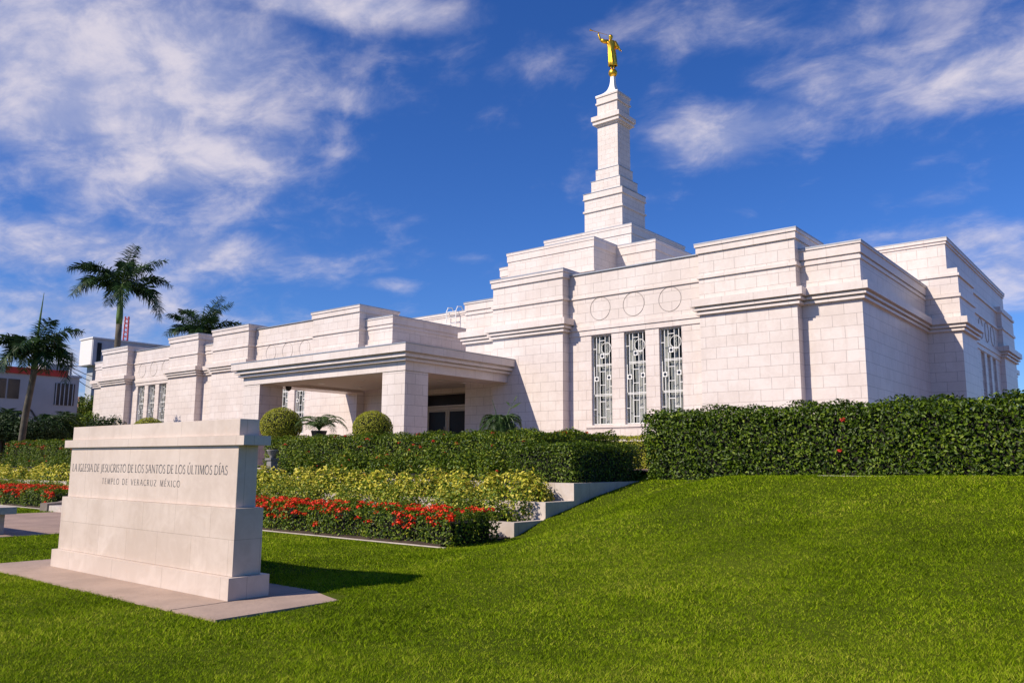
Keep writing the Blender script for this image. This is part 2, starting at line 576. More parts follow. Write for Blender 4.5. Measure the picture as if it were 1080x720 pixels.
def clump_bed(name, label, cat, box, n_cl, rad_, per, size, mat, seed, top_fn=None, width=.5, rad_z=None, flowers=0):
    """a continuous low planting made of overlapping leafy mounds"""
    x0, x1, y0, y1, z0 = box
    r = np.random.default_rng(seed)
    t = thing(name, label, cat, ((x0 + x1) / 2, (y0 + y1) / 2, z0))
    cx = np.linspace(x0, x1, n_cl) + r.normal(0, (x1 - x0) / n_cl * .25, n_cl)
    cyy = r.uniform(y0, y1, n_cl)
    rr = rad_ * r.uniform(.7, 1.25, n_cl)
    d = norm(r.normal(0, 1, (n_cl * per, 3)))
    d[:, 2] = np.abs(d[:, 2])
    idx = np.repeat(np.arange(n_cl), per)
    q = r.uniform(.55, 1.05, n_cl * per)
    p = np.stack([cx[idx], cyy[idx], np.full(n_cl * per, z0)], 1) + d * (rr[idx] * q)[:, None] * np.array([1, 1, (rad_z or rad_) / rad_])
    p[:, 0] = np.clip(p[:, 0], x0 - .1, x1 + .14)
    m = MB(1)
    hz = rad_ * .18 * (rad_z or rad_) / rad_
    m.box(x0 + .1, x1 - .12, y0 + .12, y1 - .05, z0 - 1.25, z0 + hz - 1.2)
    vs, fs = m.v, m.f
    mkobj('shade_core', vs, fs, CORE_SHADE, t)
    leaves('leaves', p, d, size, mat, t, width=width, seed=seed)
    if flowers:
        k = r.integers(0, len(p), flowers)
        blossoms('flowers', p[k] + d[k] * .05, .045, L_ROSE, t, n=8, size=.03, seed=seed)
    return t


# ------------------------------------------------------------------ terrain
def sm(t): t = np.clip(t, 0, 1); return t * t * (3 - 2 * t)


PY = np.array([0, 9.0, 10.1, 10.95, 11.7, 12.4, 13.9, 15, 900.])
PZ = np.array([0, 0, .02, .28, .43, .59, .84, .93, 1.0])
QY = np.array([-50, 4.2, 5.5, 7, 8.5, 10, 11.2, 12.2, 900.])
QZ = np.array([0, 0, .06, .25, .50, .76, .985, 1.03, 1.03])


def hgt(x, y):
    x, y = np.asarray(x, float), np.asarray(y, float)
    A = np.interp(y, PY, PZ)
    B = np.interp(y, QY, QZ) + np.clip((x + 6.6) * .012, 0, .1) * sm((y - 7) / 4) * (1 - sm((y - 12.8) / 1.5))
    t = sm((x + 8.1) / 3.2)
    R_ = A * (1 - t) + B * t
    Lf = 1.0 * sm((y - 13.3) / 1.2)
    return np.where(x < -8.21, Lf, R_)


xs = np.unique(np.concatenate([np.linspace(-900, -60, 22), np.linspace(-60, -20, 41), np.linspace(-20, 8, 113), [-8.24, -8.19], np.linspace(8, 60, 27), np.linspace(60, 900, 20)]))
ys = np.unique(np.concatenate([np.linspace(-300, -10, 12), np.linspace(-10, 20, 121), np.linspace(20, 80, 31), np.linspace(80, 1500, 24)]))
gx, gy = np.meshgrid(xs, ys)
gz = hgt(gx, gy)
nx, ny = len(xs), len(ys)
ii = np.arange(nx * ny).reshape(ny, nx)
gf = np.stack([ii[:-1, :-1], ii[:-1, 1:], ii[1:, 1:], ii[1:, :-1]], -1).reshape(-1, 4)
o = mkobj('ground', np.stack([gx, gy, gz], -1).reshape(-1, 3), gf, GROUND, smooth=True)
tag(o, kind='structure')


# path toward the steps, sign slab
def F(x, y, z=-1.6): return (x * FS, y * FS, z * FS + 1.2)


PX0, PX1 = -27.0, -19.1
m = MB(FS)
m.box(PX0, PX1, -8, 10.95, -1.63, -1.585)
o = m.build('path', PATHM, base=F(-23, 4))
tag(o, kind='structure')
m = MB(FS)
m.box(-75, 32, 19.2, 85, -.22, -.185)
o = m.build('bounce_forecourt', PAVE, base=F(-30, 25))  # unseen paving, widened to throw warm light on the end wall
tag(o, kind='structure')
SLX0, SLX1, SLY0, SLY1 = -14.2, -7.62, 4.68, 6.5
m = MB(FS)
m.box(SLX0, -8.49, SLY0, SLY1, -1.64, -1.575)
m.box(-8.465, SLX1, SLY0, SLY1, -1.64, -1.575)
o = bevel(m.build('sign_pavement', CONC, base=F(-10.9, 5.6)), .008)
tag(o, kind='structure')

# grass blades over the lawn in view
r = np.random.default_rng(3)
def grass_band(d0, d1, per_m2, h, wd):
    n = int(per_m2 * (d1 * d1 - d0 * d0) * .5 * 1.96)
    d = np.sqrt(r.uniform(d0 * d0, d1 * d1, n))
    lat = r.uniform(-.98, .98, n) * d
    x = Rv.x * lat + -sy_ * d
    y = Rv.y * lat + cy_ * d
    fx, fy = x / FS, y / FS
    ok = ~((fx > SLX0 + .05) & (fx < SLX1 - .035) & (fy > SLY0 + .035) & (fy < SLY1 - .035))
    ok &= ~((fx > PX0) & (fx < PX1))
    ok &= ~((fx < -10.9) & (fy > 11.1))
    ok &= ~((fx > -9.2) & (fy > 15.5))
    ok &= ~((fx <= -9.2) & (fx > -10.95) & (fy > 19))
    x, y = x[ok], y[ok]
    n = len(x)
    z = hgt(x, y)
    hh = h * r.uniform(.5, 1.25, n)
    hh *= np.clip(.95 + .5 * np.sin(x * 17 + 3 * np.sin(y * 11)) * np.sin(y * 19 + 2 * np.sin(x * 13)), .35, 1.4)
    hh *= 1 + .25 * np.sin(x * 2.3) * np.sin(y * 1.9)
    a = r.uniform(0, 2 * math.pi, n)
    ln = hh * r.uniform(.3, 1.9, n)
    a2 = r.uniform(0, 2 * math.pi, n)
    w_ = wd * r.uniform(.7, 1.3, n) * .5
    p0 = np.stack([x - np.cos(a) * w_, y - np.sin(a) * w_, z - .005], 1)
    p1 = np.stack([x + np.cos(a) * w_, y + np.sin(a) * w_, z - .005], 1)
    p2 = np.stack([x + np.cos(a2) * ln, y + np.sin(a2) * ln, z + hh], 1)
    pt_ = .5 * np.sin(x * .9 + 1.1 * np.sin(y * .7)) * np.sin(y * 1.1 + np.sin(x * 1.3)) * .34 + .10 * np.sin(x * 5.1 + 2 * np.sin(y * 3.3)) * np.sin(y * 6.3)
    rn = np.clip(r.uniform(0, .92, n) + pt_ + (r.uniform(0, 1, n) < .05) * .6, 0, 1)
    return np.stack([p0, p1, p2], 1).reshape(-1, 3), rn
bands = [grass_band(2.2, 5.5, 13000, .019, .0050), grass_band(5.5, 9, 7500, .020, .0070), grass_band(9, 14, 3000, .022, .011), grass_band(14, 24, 900, .025, .020)]
gv = np.concatenate([q[0] for q in bands])
gr = np.concatenate([q[1] for q in bands])
o = mkobj('grass', gv, np.arange(len(gv)).reshape(-1, 3), L_GRASS, rnd=gr)
tag(o, 'short mown green grass covering the lawn and the slope below the hedge', 'grass', kind='stuff')

# ------------------------------------------------------------------ the temple
TC = -30.6
tm = thing('temple', 'white marble temple of stepped block masses with one tall central spire behind the hedges', 'temple', (-30.6 * BS, 40 * BS, 1.05))
G0 = -.35


def course(m, x0, x1, y0, y1, prof, dz=0):
    for za, zb, p_ in prof: m.box(x0 - p_, x1 + p_, y0 - p_, y1 + p_, za + dz, zb + dz)


CORN = [(6.27, 6.56, .30), (6.19, 6.271, .15), (6.11, 6.191, .21), (6.04, 6.111, .07), (5.95, 6.041, .13)]
CAP = [(8.50, 8.77, .075), (8.765, 8.88, .12)]
BAND = [(7.45, 7.57, .07)]


def copings(parent, x0, x1, y0, y1, z, p_=.13):
    m = MB()
    t = .28
    z0, z1 = z - .004, z + .05
    m.box(x0 - p_, x1 + p_, y0 - p_, y0 + t, z0, z1)
    m.box(x0 - p_, x1 + p_, y1 - t, y1 + p_, z0, z1)
    m.box(x0 - p_, x0 + t, y0 + t, y1 - t, z0, z1)
    m.box(x1 - t, x1 + p_, y0 + t, y1 - t, z0, z1)
    m.build('coping', COPING, parent)


ei = [0]
def eps():
    ei[0] = (ei[0] + 1) % 9
    return ei[0] * .0035


def pier(x0, x1, y0, y1, top=8.88, caps=CAP, bands=BAND, corn=CORN, name='pier', cop=True):
    e = eps()
    o = MB().box(x0, x1, y0, y1, G0, top - .02).build(name, STONE, tm)
    m = MB()
    course(m, x0, x1, y0, y1, corn, e)
    m.build('cornice', TRIM, o)
    m = MB()
    course(m, x0, x1, y0, y1, bands, e)
    m.build('band', TRIM, o)
    m = MB()
    course(m, x0, x1, y0, y1, caps, e)
    m.build('cap', TRIM, o)
    if cop: copings(o, x0, x1, y0, y1, caps[-1][1] + e, caps[-1][2] + .01)
    return o


WCAP = [(7.68, 8.05, .06), (8.03, 8.10, .10)]
WBAND = [(7.46, 7.58, .05)]


def wing(x0, x1, y0, y1):
    return pier(x0, x1, y0, y1, 8.08, WCAP, WBAND, CORN, 'wing')


# lattice window, front normal -y (or +x when side)
def window(cx, y, side=False, w_=1.07, z0=1.68, z1=5.69):
    h = z1 - z0
    def T(u, d, v):
        """u across 0..1, d depth behind the wall face, v down from the top 0..1"""
        z = z1 - v * h
        if side: return (y - d, cx + (u - .5) * w_, z)
        return (cx + (u - .5) * w_, y + d, z)
    def bx(m, u0, u1, v0, v1, d0, d1):
        a, c_ = T(u0, d0, v1), T(u1, d1, v0)
        m.box(min(a[0], c_[0]), max(a[0], c_[0]), min(a[1], c_[1]), max(a[1], c_[1]), a[2], c_[2])
    m = MB()
    e = .035 / w_
    ev = .035 / h
    for u in (0, 1 - e): bx(m, u, u + e, 0, 1, .12, .2)
    for v in (0, 1 - ev): bx(m, e, 1 - e, v, v + ev, .12, .2)
    fr = m.build('window', METALW, tm)
    m = MB()
    t = .027 / w_
    tv = .03 / h
    for u, v0, v1 in ((.2, .01, .99), (.36, .01, .2), (.36, .26, .99), (.63, .01, .99), (.83, .01, .46), (.83, .5, .99), (.08, .35, .66)):
        bx(m, u - t / 2, u + t / 2, v0, v1, .10, .125)
    for v, u0, u1 in ((.33, .18, .97), (.345, .18, .97), (.665, .1, .97), (.68, .1, .97), (.06, .37, .62), (.15, .03, .2), (.41, .37, .62), (.56, .37, .62), (.745, .37, .62),
                      (.92, .37, .62), (.83, .03, .2), (.83, .64, .83), (.22, .64, .83), (.58, .84, .97)):
        bx(m, u0, u1, v - tv / 2, v + tv / 2, .096, .121)
    m.build('lattice', METALW, fr)
    for u, v in ((.49, .235), (.2, .49), (.81, .48)):
        m = MB()
        hw, hv = .105 / w_, .105 / h
        bx(m, u - hw, u + hw, v - hv, v + hv, .085, .13)
        ro = m.build('rosette', METALW, tm)
        c_ = T(u, .0845, v)
        ey, ef = [], []
        for k in range(12):
            a = 2 * math.pi * k / 12
            for dd in (0, .01):
                q = T(u + .07 / w_ * math.cos(a), .082 + dd, v + .07 / h * math.sin(a))
                ey.append(MB().P(*q))
        ef.append(tuple(range(0, 24, 2)))
        ef += [(2 * k, 2 * k + 1, (2 * k + 3) % 24, (2 * k + 2) % 24) for k in range(12)]
        mkobj('rosette_eye', ey, ef, DARK, ro)
    # one large ring high in the panel
    pts = []
    for k in range(20):
        a = 2 * math.pi * k / 20
        q = T(.68 + .24 * math.cos(a), .112, .15 + .24 * w_ / h * math.sin(a))
        pts.append(MB().P(*q))
    v, f = tube(pts, .012, 5, True)
    mkobj('ring', v, f, METALW, fr)
    m = MB()
    bx(m, .01, .99, .005, .995, .165, .175)
    m.build('pane', PANE, fr)
    # curtain folds behind the glass, open at the top third
    vs, fs = [], []
    n = 24
    for k in range(n + 1):
        u = k / n
        d = .32 + .03 * math.sin(k * 1.9) + .015 * math.sin(k * .7)
        for v_ in (.0, .35, 1.0):
            vs.append(MB().P(*T(.02 + .96 * u, d, v_)))
    for k in range(n):
        for j in ((1,) if k < 20 and k not in (6, 7) else ()): fs.append((k * 3 + j, k * 3 + 3 + j, k * 3 + 4 + j, k * 3 + 1 + j))
        if k < 9 or k in (13, 14, 15): fs.append((k * 3, k * 3 + 3, k * 3 + 4, k * 3 + 1))
    mkobj('curtain', vs, fs, CURT, fr)
    return fr


PANE, b, p = new_mat('window_glass')
p.inputs['Base Color'].default_value = (.02, .03, .035, 1)
p.inputs['Roughness'].default_value = .04
tr = b.n('ShaderNodeBsdfTransparent')
tr.inputs[0].default_value = (.93, .94, .94, 1)
mx = b.n('ShaderNodeMixShader')
mx.inputs[0].default_value = .86
b.l(p.outputs[0], mx.inputs[1])
b.l(tr.outputs[0], mx.inputs[2])
b.l(mx.outputs[0], PANE.node_tree.nodes['Material Output'].inputs[0])


def ringpts(cx, cz, y, r_, side=False, n=36):
    pts = []
    for k in range(n):
        a = 2 * math.pi * k / n
        q = (y, cx + r_ * math.cos(a), cz + r_ * math.sin(a)) if side else (cx + r_ * math.cos(a), y, cz + r_ * math.sin(a))
        pts.append(MB().P(*q))
    return pts


def bay(x0, x1, y, wins, rounds, top=8.62):
    m = MB()
    hw = .535
    m.box(x0, x1, y, y + 1.2, 5.70, top)                 # over the windows
    m.box(x0, x1, y, y + .6, G0, 1.66)                   # below
    e = [x0] + sum([[c_ - hw, c_ + hw] for c_ in wins], []) + [x1]
    for i in range(0, len(e), 2): m.box(e[i], e[i + 1], y, y + .45, 1.66, 5.70)
    o = m.build('window_bay', STONE, tm)
    for q0, q1, p_, za, zb in ((x0, x1, .06, 7.47, 7.56), (x0, x1, .09, 5.972, 6.16), (x0, x1, .045, 5.735, 5.971), (x0 + .9, x1 - .9, .05, 1.54, 1.64)):
        MB().box(q0, q1, y - p_, y + .2, za, zb).build('sill' if zb < 2 else 'band', TRIM, o)
    m = MB()
    m.box(x0, x1, y - .07, y + .35, top - .002, top + .05)
    m.build('coping', COPING, o)
    m = MB()
    for c_ in rounds:
        for k in range(30):
            pass
    for c_ in rounds:
        v, f = tube(ringpts(c_, 6.92, y + .004, .53), .017, 4, True)
        mkobj('roundel', v, f, JOINT, o)
    for c_ in wins: window(c_, y)
    # near-black panel: the unlit room's shade is in its colour
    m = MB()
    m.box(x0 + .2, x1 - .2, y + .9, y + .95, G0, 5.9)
    m.build('dark_room_panel', DARK, o)
    return o


YF, YR = 30.0, 30.51
pier(-14.55, -10.57, YF, 32.9)
pier(-25.62, -21.4, YF, 32.9)
pier(-39.97, -35.7, YF, 32.9)
pier(-51.05, -46.8, YF, 32.9)
pier(-56.95, -53.0, YF, 33.2)
pier(-67.65, -63.42, YF, 32.9)
wing(-14.0, -8.38, YR, 41)
wing(-27.88, -24.9, YR, 41)
wing(-36.5, -33.45, YR, 41)
wing(-54.0, -50.4, YR, 41)
wing(-69.95, -66.5, YR, 52)
bay(-21.4, -14.55, YR + .02, (-19.65, -17.93, -16.2), (-19.69, -17.95, -16.17))
bay(-46.8, -39.97, YR + .02, (-45.2, -43.47, -41.75), (-44.97, -43.2, -41.43))
bay(-63.42, -56.95, YR + .02, (-61.93, -60.3, -58.65), (-61.95, -60.2, -58.4), 8.5)

# body of the building behind the front, its flat roof
m = MB()
m.box(-53, -34.2, 31.6, 66.5, G0, 7.95)
m.box(-27.2, -9.2, 31.6, 66.5, G0, 7.95)
m.box(-34.2, -27.2, 40.62, 66.5, G0, 7.9)
m.box(-69.2, -53, 31.6, 51, G0, 7.95)
m.build('roof', ROOFM, tm)

# attic and the right-hand end
ATC = [(10.04, 10.17, .05), (10.165, 10.30, .10)]
o = MB().box(-53.5, -7.39, 40.57, 56.6, G0, 10.29).build('attic', STONE, tm)
m = MB()
course(m, -53.5, -7.39, 40.57, 56.6, ATC)
m.build('cap', TRIM, o)
copings(o, -53.5, -7.39, 40.57, 56.6, 10.30, .11)
for (y0, y1) in ((40.575, 44.14), (52.31, 56.61)):
    e = eps()
    x0 = -9.5
    o = MB().box(x0, -6.97, y0, y1, G0, 8.86).build('pier', STONE, tm)
    m = MB()
    course(m, x0, -6.97, y0, y1, CORN, e)
    m.build('cornice', TRIM, o)
    m = MB()
    course(m, x0, -6.97, y0, y1, [(7.52, 7.66, .07), (8.48, 8.60, .07)], e)
    m.build('band', TRIM, o)
hw = .535
m = MB()
wc = (46.9, 48.6, 50.3)
m.box(-8.3, -7.2, 44.14, 52.31, 5.70, 8.7)
m.box(-8.3, -7.2, 44.14, 52.31, G0, 1.66)
e = [44.14] + sum([[c_ - hw, c_ + hw] for c_ in wc], []) + [52.31]
for i in range(0, 8, 2): m.box(-7.65, -7.2, e[i], e[i + 1], 1.66, 5.70)
o = m.build('window_bay', STONE, tm)
for xf, za, zb in ((-7.1, 5.972, 6.2), (-7.15, 5.735, 5.971), (-7.13, 8.50, 8.62), (-7.13, 7.5, 7.62)):
    MB().box(-7.6, xf, 44.14, 52.31, za, zb).build('band', TRIM, o)
for c_ in wc:
    v, f = tube(ringpts(c_, 6.92, -7.196, .53, True), .017, 4, True)
    mkobj('roundel', v, f, JOINT, o)
    window(c_, -7.2, True)
wing(-12, -8.38, 56.2, 66.6)

# upper cross-shaped tiers and the spire
SX, SY = -30.0, 48.6


def tier(x0, x1, y0, y1, z0, z1, name, bands=(), capd=.28, cp=.08, mat=STONE):
    e = eps()
    o = MB(voff=.1).box(x0, x1, y0, y1, z0, z1 + e * .5).build(name, mat, tm)
    m = MB()
    course(m, x0, x1, y0, y1, [(z1 - capd, z1 - .12, cp * .6), (z1 - .125, z1 + .005 + e, cp)] + [(zb, zb + .1, .07) for zb in bands])
    m.build('cap', TRIM, o)
    m = MB()
    q = cp + .01
    m.box(x0 - q, x1 + q, y0 - q, y1 + q, z1 + e + .003, z1 + e + .045)
    m.build('coping', COPING, o)
    return o


tier(SX - 3.4, SX + 3.4, 40.5 + .1, 56.7, 7.9, 13.68, 'tier', (11.6,), .55)
tier(SX - 6.2, SX + 6.2, 43.2, 54.0, 7.9, 13.62, 'tier', (11.6,), .6)
tier(SX - 3.52, SX + 3.52, SY - 3.7, SY + 3.7, 13.5, 15.52, 'tier', (), .6)


def sq(h, z0, z1, name, mat=STONE_S, par=None):
    return MB(voff=.05).box(SX - h, SX + h, SY - h, SY + h, z0, z1).build(name, mat, par or tm)


def rim(par, h, prof):
    m = MB()
    for za, zb, q in prof: m.box(SX - h - q, SX + h + q, SY - h - q, SY + h + q, za, zb)
    m.build('cornice', TRIM, par)


def dark_rim(par, h, z):
    m = MB()
    m.box(SX - h, SX + h, SY - h, SY + h, z, z + .035)
    m.build('coping', COPING, par)


spb = sq(1.57, 15.5, 19.12, 'spire')
rim(spb, 1.57, [(18.72, 19.10, .06), (17.72, 17.85, .09), (18.68, 18.74, .10)])
dark_rim(spb, 1.66, 19.12)
o = sq(1.21, 19.15, 20.1, 'spire_step', par=spb)
dark_rim(o, 1.24, 20.1)
o = sq(.97, 20.13, 21.0, 'spire_step', par=spb)
dark_rim(o, 1.0, 21.0)
sh = sq(.85, 21.03, 26.5, 'spire_shaft', par=spb)
m = MB()
for za, zb, q in [(24.72, 25.06, .34), (24.6, 24.73, .2), (24.45, 24.61, .26), (24.33, 24.46, .1), (26.02, 26.14, .10), (26.56, 26.66, .10), (26.14, 26.57, .04)]:
    m.box(SX - .85 - q, SX + .85 + q, SY - .85 - q, SY + .85 + q, za, zb)
m.build('spire_cornice', TRIM, spb)
# concave pyramid under the golden ball
vs, fs = [], []
prof = [(.96, 26.67), (.94, 26.74), (.70, 26.86), (.5, 27.02), (.36, 27.2), (.26, 27.4), (.19, 27.65), (.15, 27.95), (.13, 28.4)]
for h_, z in prof:
    for a, c_ in ((-1, -1), (1, -1), (1, 1), (-1, 1)): vs.append(MB().P(SX + a * h_, SY + c_ * h_, z))
for i in range(len(prof) - 1):
    for k in range(4): fs.append((i * 4 + k, i * 4 + (k + 1) % 4, i * 4 + 4 + (k + 1) % 4, i * 4 + 4 + k))
fs.append((len(vs) - 4, len(vs) - 3, len(vs) - 2, len(vs) - 1))
mkobj('spire_cap', vs, fs, METALW, spb)
ZB = 28.64
cB = MB().P(SX, SY, ZB)
prof = [(max(.005, .33 * BS * math.sin(math.pi * k / 16)), -.33 * BS * math.cos(math.pi * k / 16)) for k in range(17)]
v, f = lathe(cB, prof, 28)
mkobj('golden_ball', v, f, GOLD, spb, smooth=True)

# entrance: recess wall, glass doors, portico
PXL, PXR, PYF = -36.55, -24.66, 23.27
m = MB()
m.box(-33.45, -32.3, 32, 33, G0, 3.98)
m.box(-29.0, -27.88, 32, 33, G0, 3.98)
m.box(-32.3, -29.0, 32, 33, 3.72, 3.98)
o = m.build('entrance_wall', STONE, tm)
m = MB()
m.box(-32.3, -29.0, 32.1, 32.25, 2.90, 3.04)
m.box(-32.3, -29.0, 32.1, 32.25, 3.66, 3.72)
for x in (-32.3, -29.08): m.box(x, x + .08, 32.1, 32.25, G0, 3.66)
dfr = m.build('door_frame', BRONZE, tm)
MB().box(-32.2, -29.1, 32.16, 32.19, 3.06, 3.65).build('pane', DARKGLASS, dfr)
for (a, c_, hx) in ((-32.2, -30.67, -30.8), (-30.63, -29.1, -30.5)):
    m = MB()
    m.box(a, a + .13, 32.13, 32.22, -.2, 2.88)
    m.box(c_ - .13, c_, 32.13, 32.22, -.2, 2.88)
    m.box(a + .13, c_ - .13, 32.13, 32.22, 2.72, 2.88)
    m.box(a + .13, c_ - .13, 32.13, 32.22, -.2, .1)
    d = m.build('door', BRONZE, tm)
    MB().box(a + .13, c_ - .13, 32.16, 32.19, .1, 2.72).build('pane', DARKGLASS, d)
    v, f = tube([MB().P(hx, 32.05, 1.0), MB().P(hx, 32.05, 1.9)], .015)
    mkobj('handle', v, f, BRONZE, d)

m = MB()
Z0, Z1 = 3.79, 4.19
m.box(PXL, PXR, PYF, PYF + 1.4, Z0, Z1)
m.box(PXL, PXL + 1.4, PYF + 1.4, 29.99, Z0, Z1)
m.box(PXR - 1.4, PXR, PYF + 1.4, 29.99, Z0, Z1)
po = m.build('portico', TRIM, tm)
MB().box(PXL + .5, PXR - .5, PYF + .5, 30.2, 4.18, 4.6).build('roof_slab', STONE, po)
m = MB()
for za, zb, q in [(4.52, 4.84, .46), (4.44, 4.52, .26), (4.33, 4.441, .33), (4.27, 4.331, .12), (4.18, 4.271, .19)]:
    m.box(PXL - q, PXR + q, PYF - q, 29.985, za, zb)
m.build('cornice', TRIM, po)
m = MB()
m.box(PXL - .48, PXR + .48, PYF - .48, 29.98, 4.842, 4.885)
m.build('coping', COPING, po)
m = MB()
m.box(PXL + 1.35, PXR - 1.35, PYF + 1.35, 29.98, 3.95, 4.0)
m.box(-33.4, -27.9, 29.97, 32.05, 3.96, 4.0)
m.build('ceiling', CEIL, po)
m = MB()
m.box(PXL + .06, PXR - .06, PYF + .06, PYF + 1.36, 3.775, 3.793)
m.build('soffit', CEIL, po)
for x, y in ((-33.6, 25.9), (-30.6, 25.9), (-27.6, 25.9), (-33.6, 28.4), (-27.6, 28.4)):
    v, f = lathe(MB().P(x, y, 3.95), [(.13, -.015), (.11, -.02), (.11, 0)], 20)
    mkobj('ceiling_light', v, f, METALW, po)
for x0, x1 in ((PXL + .02, PXL + 1.42), (PXR - 1.44, PXR - .04)):
    o = MB().box(x0, x1, PYF + .03, PYF + 1.39, G0, Z0 - .02).build('column', STONE, po)
    MB().box(x0 - .05, x1 + .05, PYF - .02, PYF + 1.44, G0, .05).build('base', TRIM, o)

# things fixed near the roof
t = thing('roof_ladder', 'white metal access ladder with curved rails hooked over the roof parapet', 'ladder', MB().P(-38.0, 40.3, 8.0))
def LP(x, y, z): return MB().P(x, y, z)
v = []
for x in (-38.65, -37.75):
    v.append(tube([LP(x, 40.25, 8.0), LP(x, 40.25, 10.35), LP(x, 40.4, 10.66), LP(x, 40.8, 10.7), LP(x, 41.1, 10.3)], .024))
mkobj('rail', *join(*v), METALW, t)
v = [tube([LP(-38.65, 40.25, 8.2 + k * .42), LP(-37.75, 40.25, 8.2 + k * .42)], .022) for k in range(6)]
mkobj('rungs', *join(*v), METALW, t)

cpos = MB().P(-35.0, 24.9, 3.74)
t = thing('security_camera', 'small black dome security camera under the left edge of the portico ceiling', 'camera', cpos)
v, f = lathe(cpos, [(.09, .04), (.11, .03), (.11, -.01), (.09, -.08), (.05, -.12), (.01, -.135)], 18)
mkobj('dome', v, f, BLACK, t, smooth=True)
v, f = lathe(cpos, [(.12, .03), (.12, .05)], 18)
mkobj('mount', v, f, METALW, t)

# ------------------------------------------------------------------ golden statue
def W(px, py, dy=0.0):
    """plane through the spire axis, facing the garden"""
    base = Vector(MB().P(SX, SY, ZB + .33))
    s = .0464                                  # metres per unit of the drawing
    return base + Vector((cy_, sy_, 0)) * ((px - 355) / 8 * s) + Vector((0, 0, 1)) * ((420 - py) / 8 * s) + Vector((sy_, -cy_, 0)) * dy


st = thing('statue', 'golden robed figure blowing a long horn on top of the spire', 'statue', W(355, 420))
def skin(name, pts, edges, radii, mat, parent, sub=2, root=0):
    off = root_loc(parent)
    me = bpy.data.meshes.new(name)
    me.from_pydata([tuple(Vector(p) - off) for p in pts], edges, [])
    me.materials.append(mat)
    o = bpy.data.objects.new(name, me)
    C.objects.link(o)
    o.parent = parent
    m = o.modifiers.new('skin', 'SKIN')
    m.use_smooth_shade = True
    sv = me.skin_vertices[0].data
    for i, rr in enumerate(radii):
        sv[i].radius = rr if isinstance(rr, tuple) else (rr, rr)
    sv[root].use_root = True
    s = o.modifiers.new('sub', 'SUBSURF')
    s.levels = s.render_levels = sub
    return o


k = .0464 / 8
pts = [W(350, 290), W(347, 240), W(343, 195), W(341, 168), W(339, 148), W(338, 132), W(337, 112), W(338, 98),      # 0-7 spine to crown
       W(305, 162, .02), W(272, 160, .05), W(243, 146, .10), W(234, 118, .10), W(228, 94, .09),                 # 8-12 raised arm
       W(374, 162, -.02), W(388, 190, -.02), W(400, 214, .0), W(416, 234, .04), W(428, 252, .06),            # 13-17 lowered arm
       W(338, 330), W(341, 385), W(343, 412), W(340, 421, .06), W(364, 330), W(364, 385), W(364, 412), W(364, 421, .06)]        # legs
edges = [(0, 1), (1, 2), (2, 3), (3, 4), (4, 5), (5, 6), (6, 7), (3, 8), (8, 9), (9, 10), (10, 11), (11, 12), (3, 13), (13, 14), (14, 15), (15, 16), (16, 17),
         (0, 18), (18, 19), (19, 20), (20, 21), (0, 22), (22, 23), (23, 24), (24, 25)]
R_ = [30, 28, 32, 28, 13, 14, 19, 13, 16, 13, 11, 9, 9, 16, 13, 11, 10, 9, 20, 13, 9, 7, 20, 13, 9, 7]
skin('body', pts, edges, [q * k for q in R_], GOLD, st)
# robe: folded cloth loft
vs, fs = [], []
rows = [(160, 341, 36, 24), (180, 342, 40, 27), (210, 344, 36, 25), (240, 346, 34, 24), (275, 349, 37, 27), (320, 352, 38, 29), (360, 354, 38, 31), (392, 356, 40, 32), (396, 356, 36, 28)]
n = 40
for j, (py, cx, rx, ry) in enumerate(rows):
    for i in range(n):
        a = 2 * math.pi * i / n
        fo = 1 + (.03 + .13 * j / 8) * math.sin(a * 7 + j * .35) + .03 * math.sin(a * 3 + j)
        vs.append(W(cx + rx * math.cos(a) * fo, py + (4 * math.sin(a * 5) if j > 6 else 0), ry * k * math.sin(a) * fo))
for j in range(len(rows) - 1):
    for i in range(n): fs.append((j * n + i, j * n + (i + 1) % n, (j + 1) * n + (i + 1) % n, (j + 1) * n + i))
mkobj('robe', vs, fs, GOLD, st, smooth=True)
# sleeves
for path, rr in (([W(312, 160, .02), W(280, 162, .05), W(252, 152, .09)], [20, 18, 17]), ([W(372, 160, -.02), W(390, 195, -.01), W(404, 222, .01)], [20, 19, 19])):
    v, f = tube(path, [q * k for q in rr], 12)
    mkobj('sleeve', v, f, GOLD, st, smooth=True)
# hair, nose
v, f = lathe(W(340, 112, -.02), [(.004, 22 * k), (14 * k, 18 * k), (19 * k, 8 * k), (20 * k, -4 * k), (16 * k, -16 * k), (8 * k, -20 * k)], 14)
mkobj('hair', v, f, GOLD, st, smooth=True)
v, f = lathe(W(327, 112, .09), [(.002, 4 * k), (3.2 * k, -3 * k), (.002, -5 * k)], 6)
mkobj('nose', v, f, GOLD, st)
